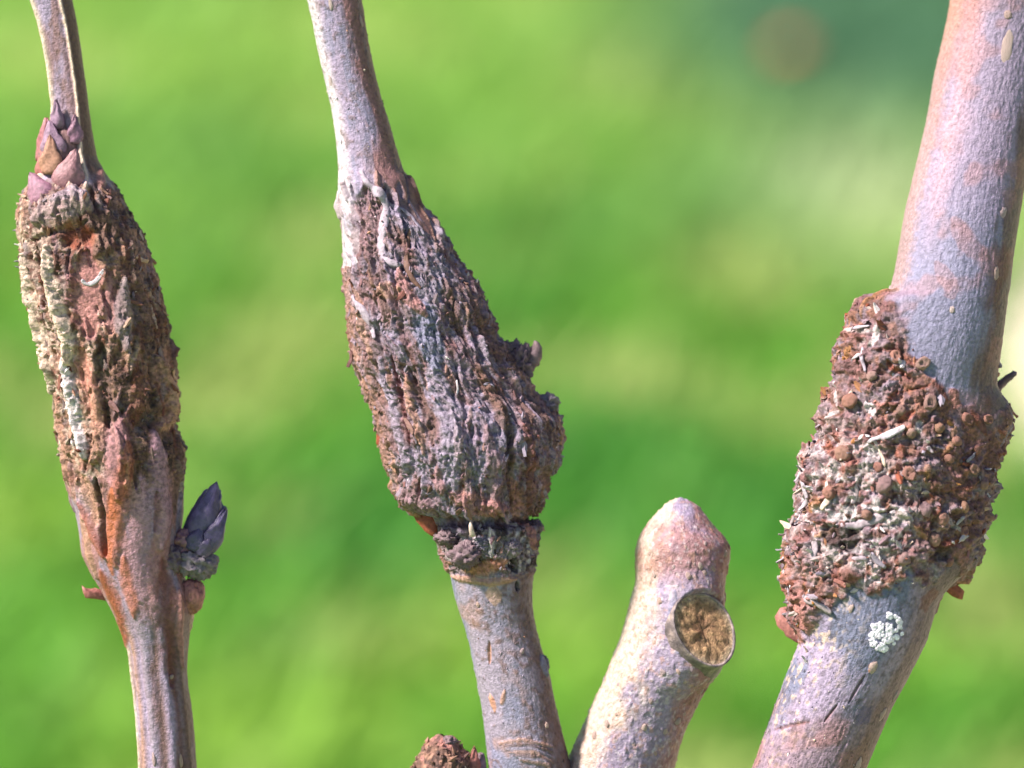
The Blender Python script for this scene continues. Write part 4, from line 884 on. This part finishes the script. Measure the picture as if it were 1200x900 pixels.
# round nodules
for k, (x, y, s_, ring) in enumerate([(1057, 552, 9.5, 1), (1098, 566, 8, 1), (1073, 593, 9, 0), (1093, 604, 8.5, 0), (1085, 628, 9, 0), (1044, 418, 8, 1), (1074, 425, 9, 1), (1081, 470, 10, 1), (1125, 490, 8, 1), (1108, 515, 7, 0), (1090, 500, 7, 0), (1030, 565, 11, 0), (1128, 545, 7, 1),
                                      (1140, 565, 6, 0), (1115, 590, 7, 0), (1060, 505, 7, 0), (1048, 480, 7, 0), (1100, 535, 6, 0), (1022, 545, 7, 0), (985, 530, 12, 0), (995, 470, 11, 0), (1120, 620, 7, 1), (1050, 650, 9, 0), (1105, 655, 6, 0), (1020, 440, 7, 0), (1075, 545, 5, 0), (1135, 525, 6, 0), (1150, 490, 7, 1), (970, 575, 9, 0), (1010, 600, 7, 0)]):
    P, n = T.at(x, y); put('nodule', (RING if ring else DOME)[k % 3], r3, P, n, k * 1.3, s_ * 0.85, s_ * 0.75, s_ * 0.9, 0, 2.2)
# pale curls of dead bark
for k, (pts, w_) in enumerate([([(1010, 520), (1018, 513), (1030, 512), (1042, 505), (1056, 497)], 6), ([(1002, 518), (1008, 508), (1018, 512)], 4), ([(1022, 522), (1028, 536), (1032, 548)], 6), ([(980, 615), (1000, 612), (1022, 604), (1034, 598)], 8), ([(995, 560), (1000, 575), (992, 590)], 6), ([(1075, 520), (1082, 528)], 5),
                              ([(1118, 540), (1128, 535), (1134, 524)], 5), ([(965, 560), (972, 580), (962, 598)], 6), ([(945, 560), (948, 580), (944, 600)], 6), ([(940, 695), (955, 702), (972, 716)], 7), ([(1012, 640), (1020, 655), (1032, 662)], 6), ([(985, 655), (1000, 648), (1012, 652)], 5), ([(1000, 390), (1010, 382), (1020, 384)], 5), ([(1010, 405), (1008, 420), (1014, 440)], 5), ([(1118, 600), (1110, 612)], 4), ([(950, 620), (955, 640), (950, 656)], 6)]):
    ribbon('bark_curl', T, pts, w_, r3, M_WHITE if k not in (12, 13) else M_GREYSTRIP, 2.5, 1.6, 0.3, 2.0, seed=60 + k)
plate('bark_flake', [(913, 712), (920, 711), (930, 724), (940, 738), (940, 752), (932, 752), (920, 744), (909, 732), (907, 722)], r3, M_PINK, 14, 4, 3, (0.25, 0))
for k, oc in enumerate([[(1106, 664), (1120, 668), (1130, 676), (1138, 678), (1134, 684), (1120, 684), (1108, 680)], [(1104, 676), (1116, 680), (1129, 692), (1127, 702), (1114, 698), (1104, 690)], [(1118, 660), (1132, 664), (1141, 676), (1128, 678), (1116, 672)]]):
    plate('bark_flake', oc, r3, M_RUST if k == 1 else M_FLAKE3, 12 - 3 * k, 4, 2, (-0.3, 0.1), 90 + k)
for c, rd, m, sd_ in [((1024, 358, 0), (18, 10, 16), M_DKNOB, 81), ((1012, 366, 4), (9, 14, 12), M_FLAKE3, 82), ((1014, 350, 0), (4, 5, 4), M_DKNOB, 83), ((1172, 484, 0), (12, 17, 16), M_DKNOB, 84), ((988, 410, 6), (8, 14, 10), M_FLAKE3, 85), ((958, 548, 10), (16, 16, 16), M_FLAKE3, 86), ((978, 480, 10), (14, 16, 14), M_FLAKE3, 87), ((932, 650, 10), (9, 22, 12), M_FLAKE3, 88), ((934, 700, 10), (9, 18, 12), M_RUST, 89)]:
    lump('bark_knob', c, rd, r3, m, sd_, 0.42, 2.6)
spike('dead_spur', [(1166, 458, 0), (1174, 449, 2), (1184, 441, 4), (1192, 435, 5)], [6, 5, 4, 3.2], r3, M_DKNOB, 8, 4, 0.12)
for k, (x, y, a, b) in enumerate([(1172, 22, 5, 6), (1171, 58, 20, 8), (1168, 251, 7, 5), (1160, 320, 8, 5), (1181, 336, 10, 4), (1030, 833, 9, 4.5), (1046, 812, 7, 3), (1002, 890, 9, 6), (1016, 776, 7, 5), (1107, 363, 4, 4), (966, 738, 4, 3), (990, 708, 5, 3)]):
    P, n = T.at(x, y); put('lenticel', LENT[k % 3], r3, P, n, -0.2, a * 0.9, b * 0.85, 2.6, 0, -0.3)
# crusty white lichen: one patch of many lobes
gl = np.random.default_rng(5); Vs, Fs = [], []; q = 0; dm = DOME[0]
dv = np.array([v.co[:] for v in dm.vertices]); df = [tuple(p.vertices) for p in dm.polygons]
for k in range(110):
    if k < 84: a, r = gl.uniform(0, 6.28), 17 * math.sqrt(gl.random()); x, y = 1027 + r * math.cos(a), 740 + r * math.sin(a)
    elif k < 104: t = gl.random(); x, y = 1040 + 10 * t + gl.normal(0, 1), 716 + 24 * t * t + gl.normal(0, 1)
    else: x, y = 1033 + gl.normal(0, 2), 718 + gl.normal(0, 2)
    P, n = T5.at(x, y); sc = gl.uniform(1.7, 3.6); M4 = frame_at(P, n, gl.uniform(0, 6)); R3 = np.array(M4.to_3x3()); loc = np.array(M4.translation)
    Vs.append((dv * np.array([sc, sc * 0.8, gl.uniform(1.2, 2.6)]) * S) @ R3.T + loc - np.array(r3.location)); Fs += [tuple(i + q for i in f) for f in df]; q += len(dv)
me = bpy.data.meshes.new('lichen_patch'); me.from_pydata([tuple(v) for v in np.concatenate(Vs)], [], Fs); me.update()
link('lichen_patch', me, M_LICHEN, r3)
tag(r3, 'thick smooth lavender stem with a warty brown gall and a white lichen spot', 'stem', 'twigs with rough galls')
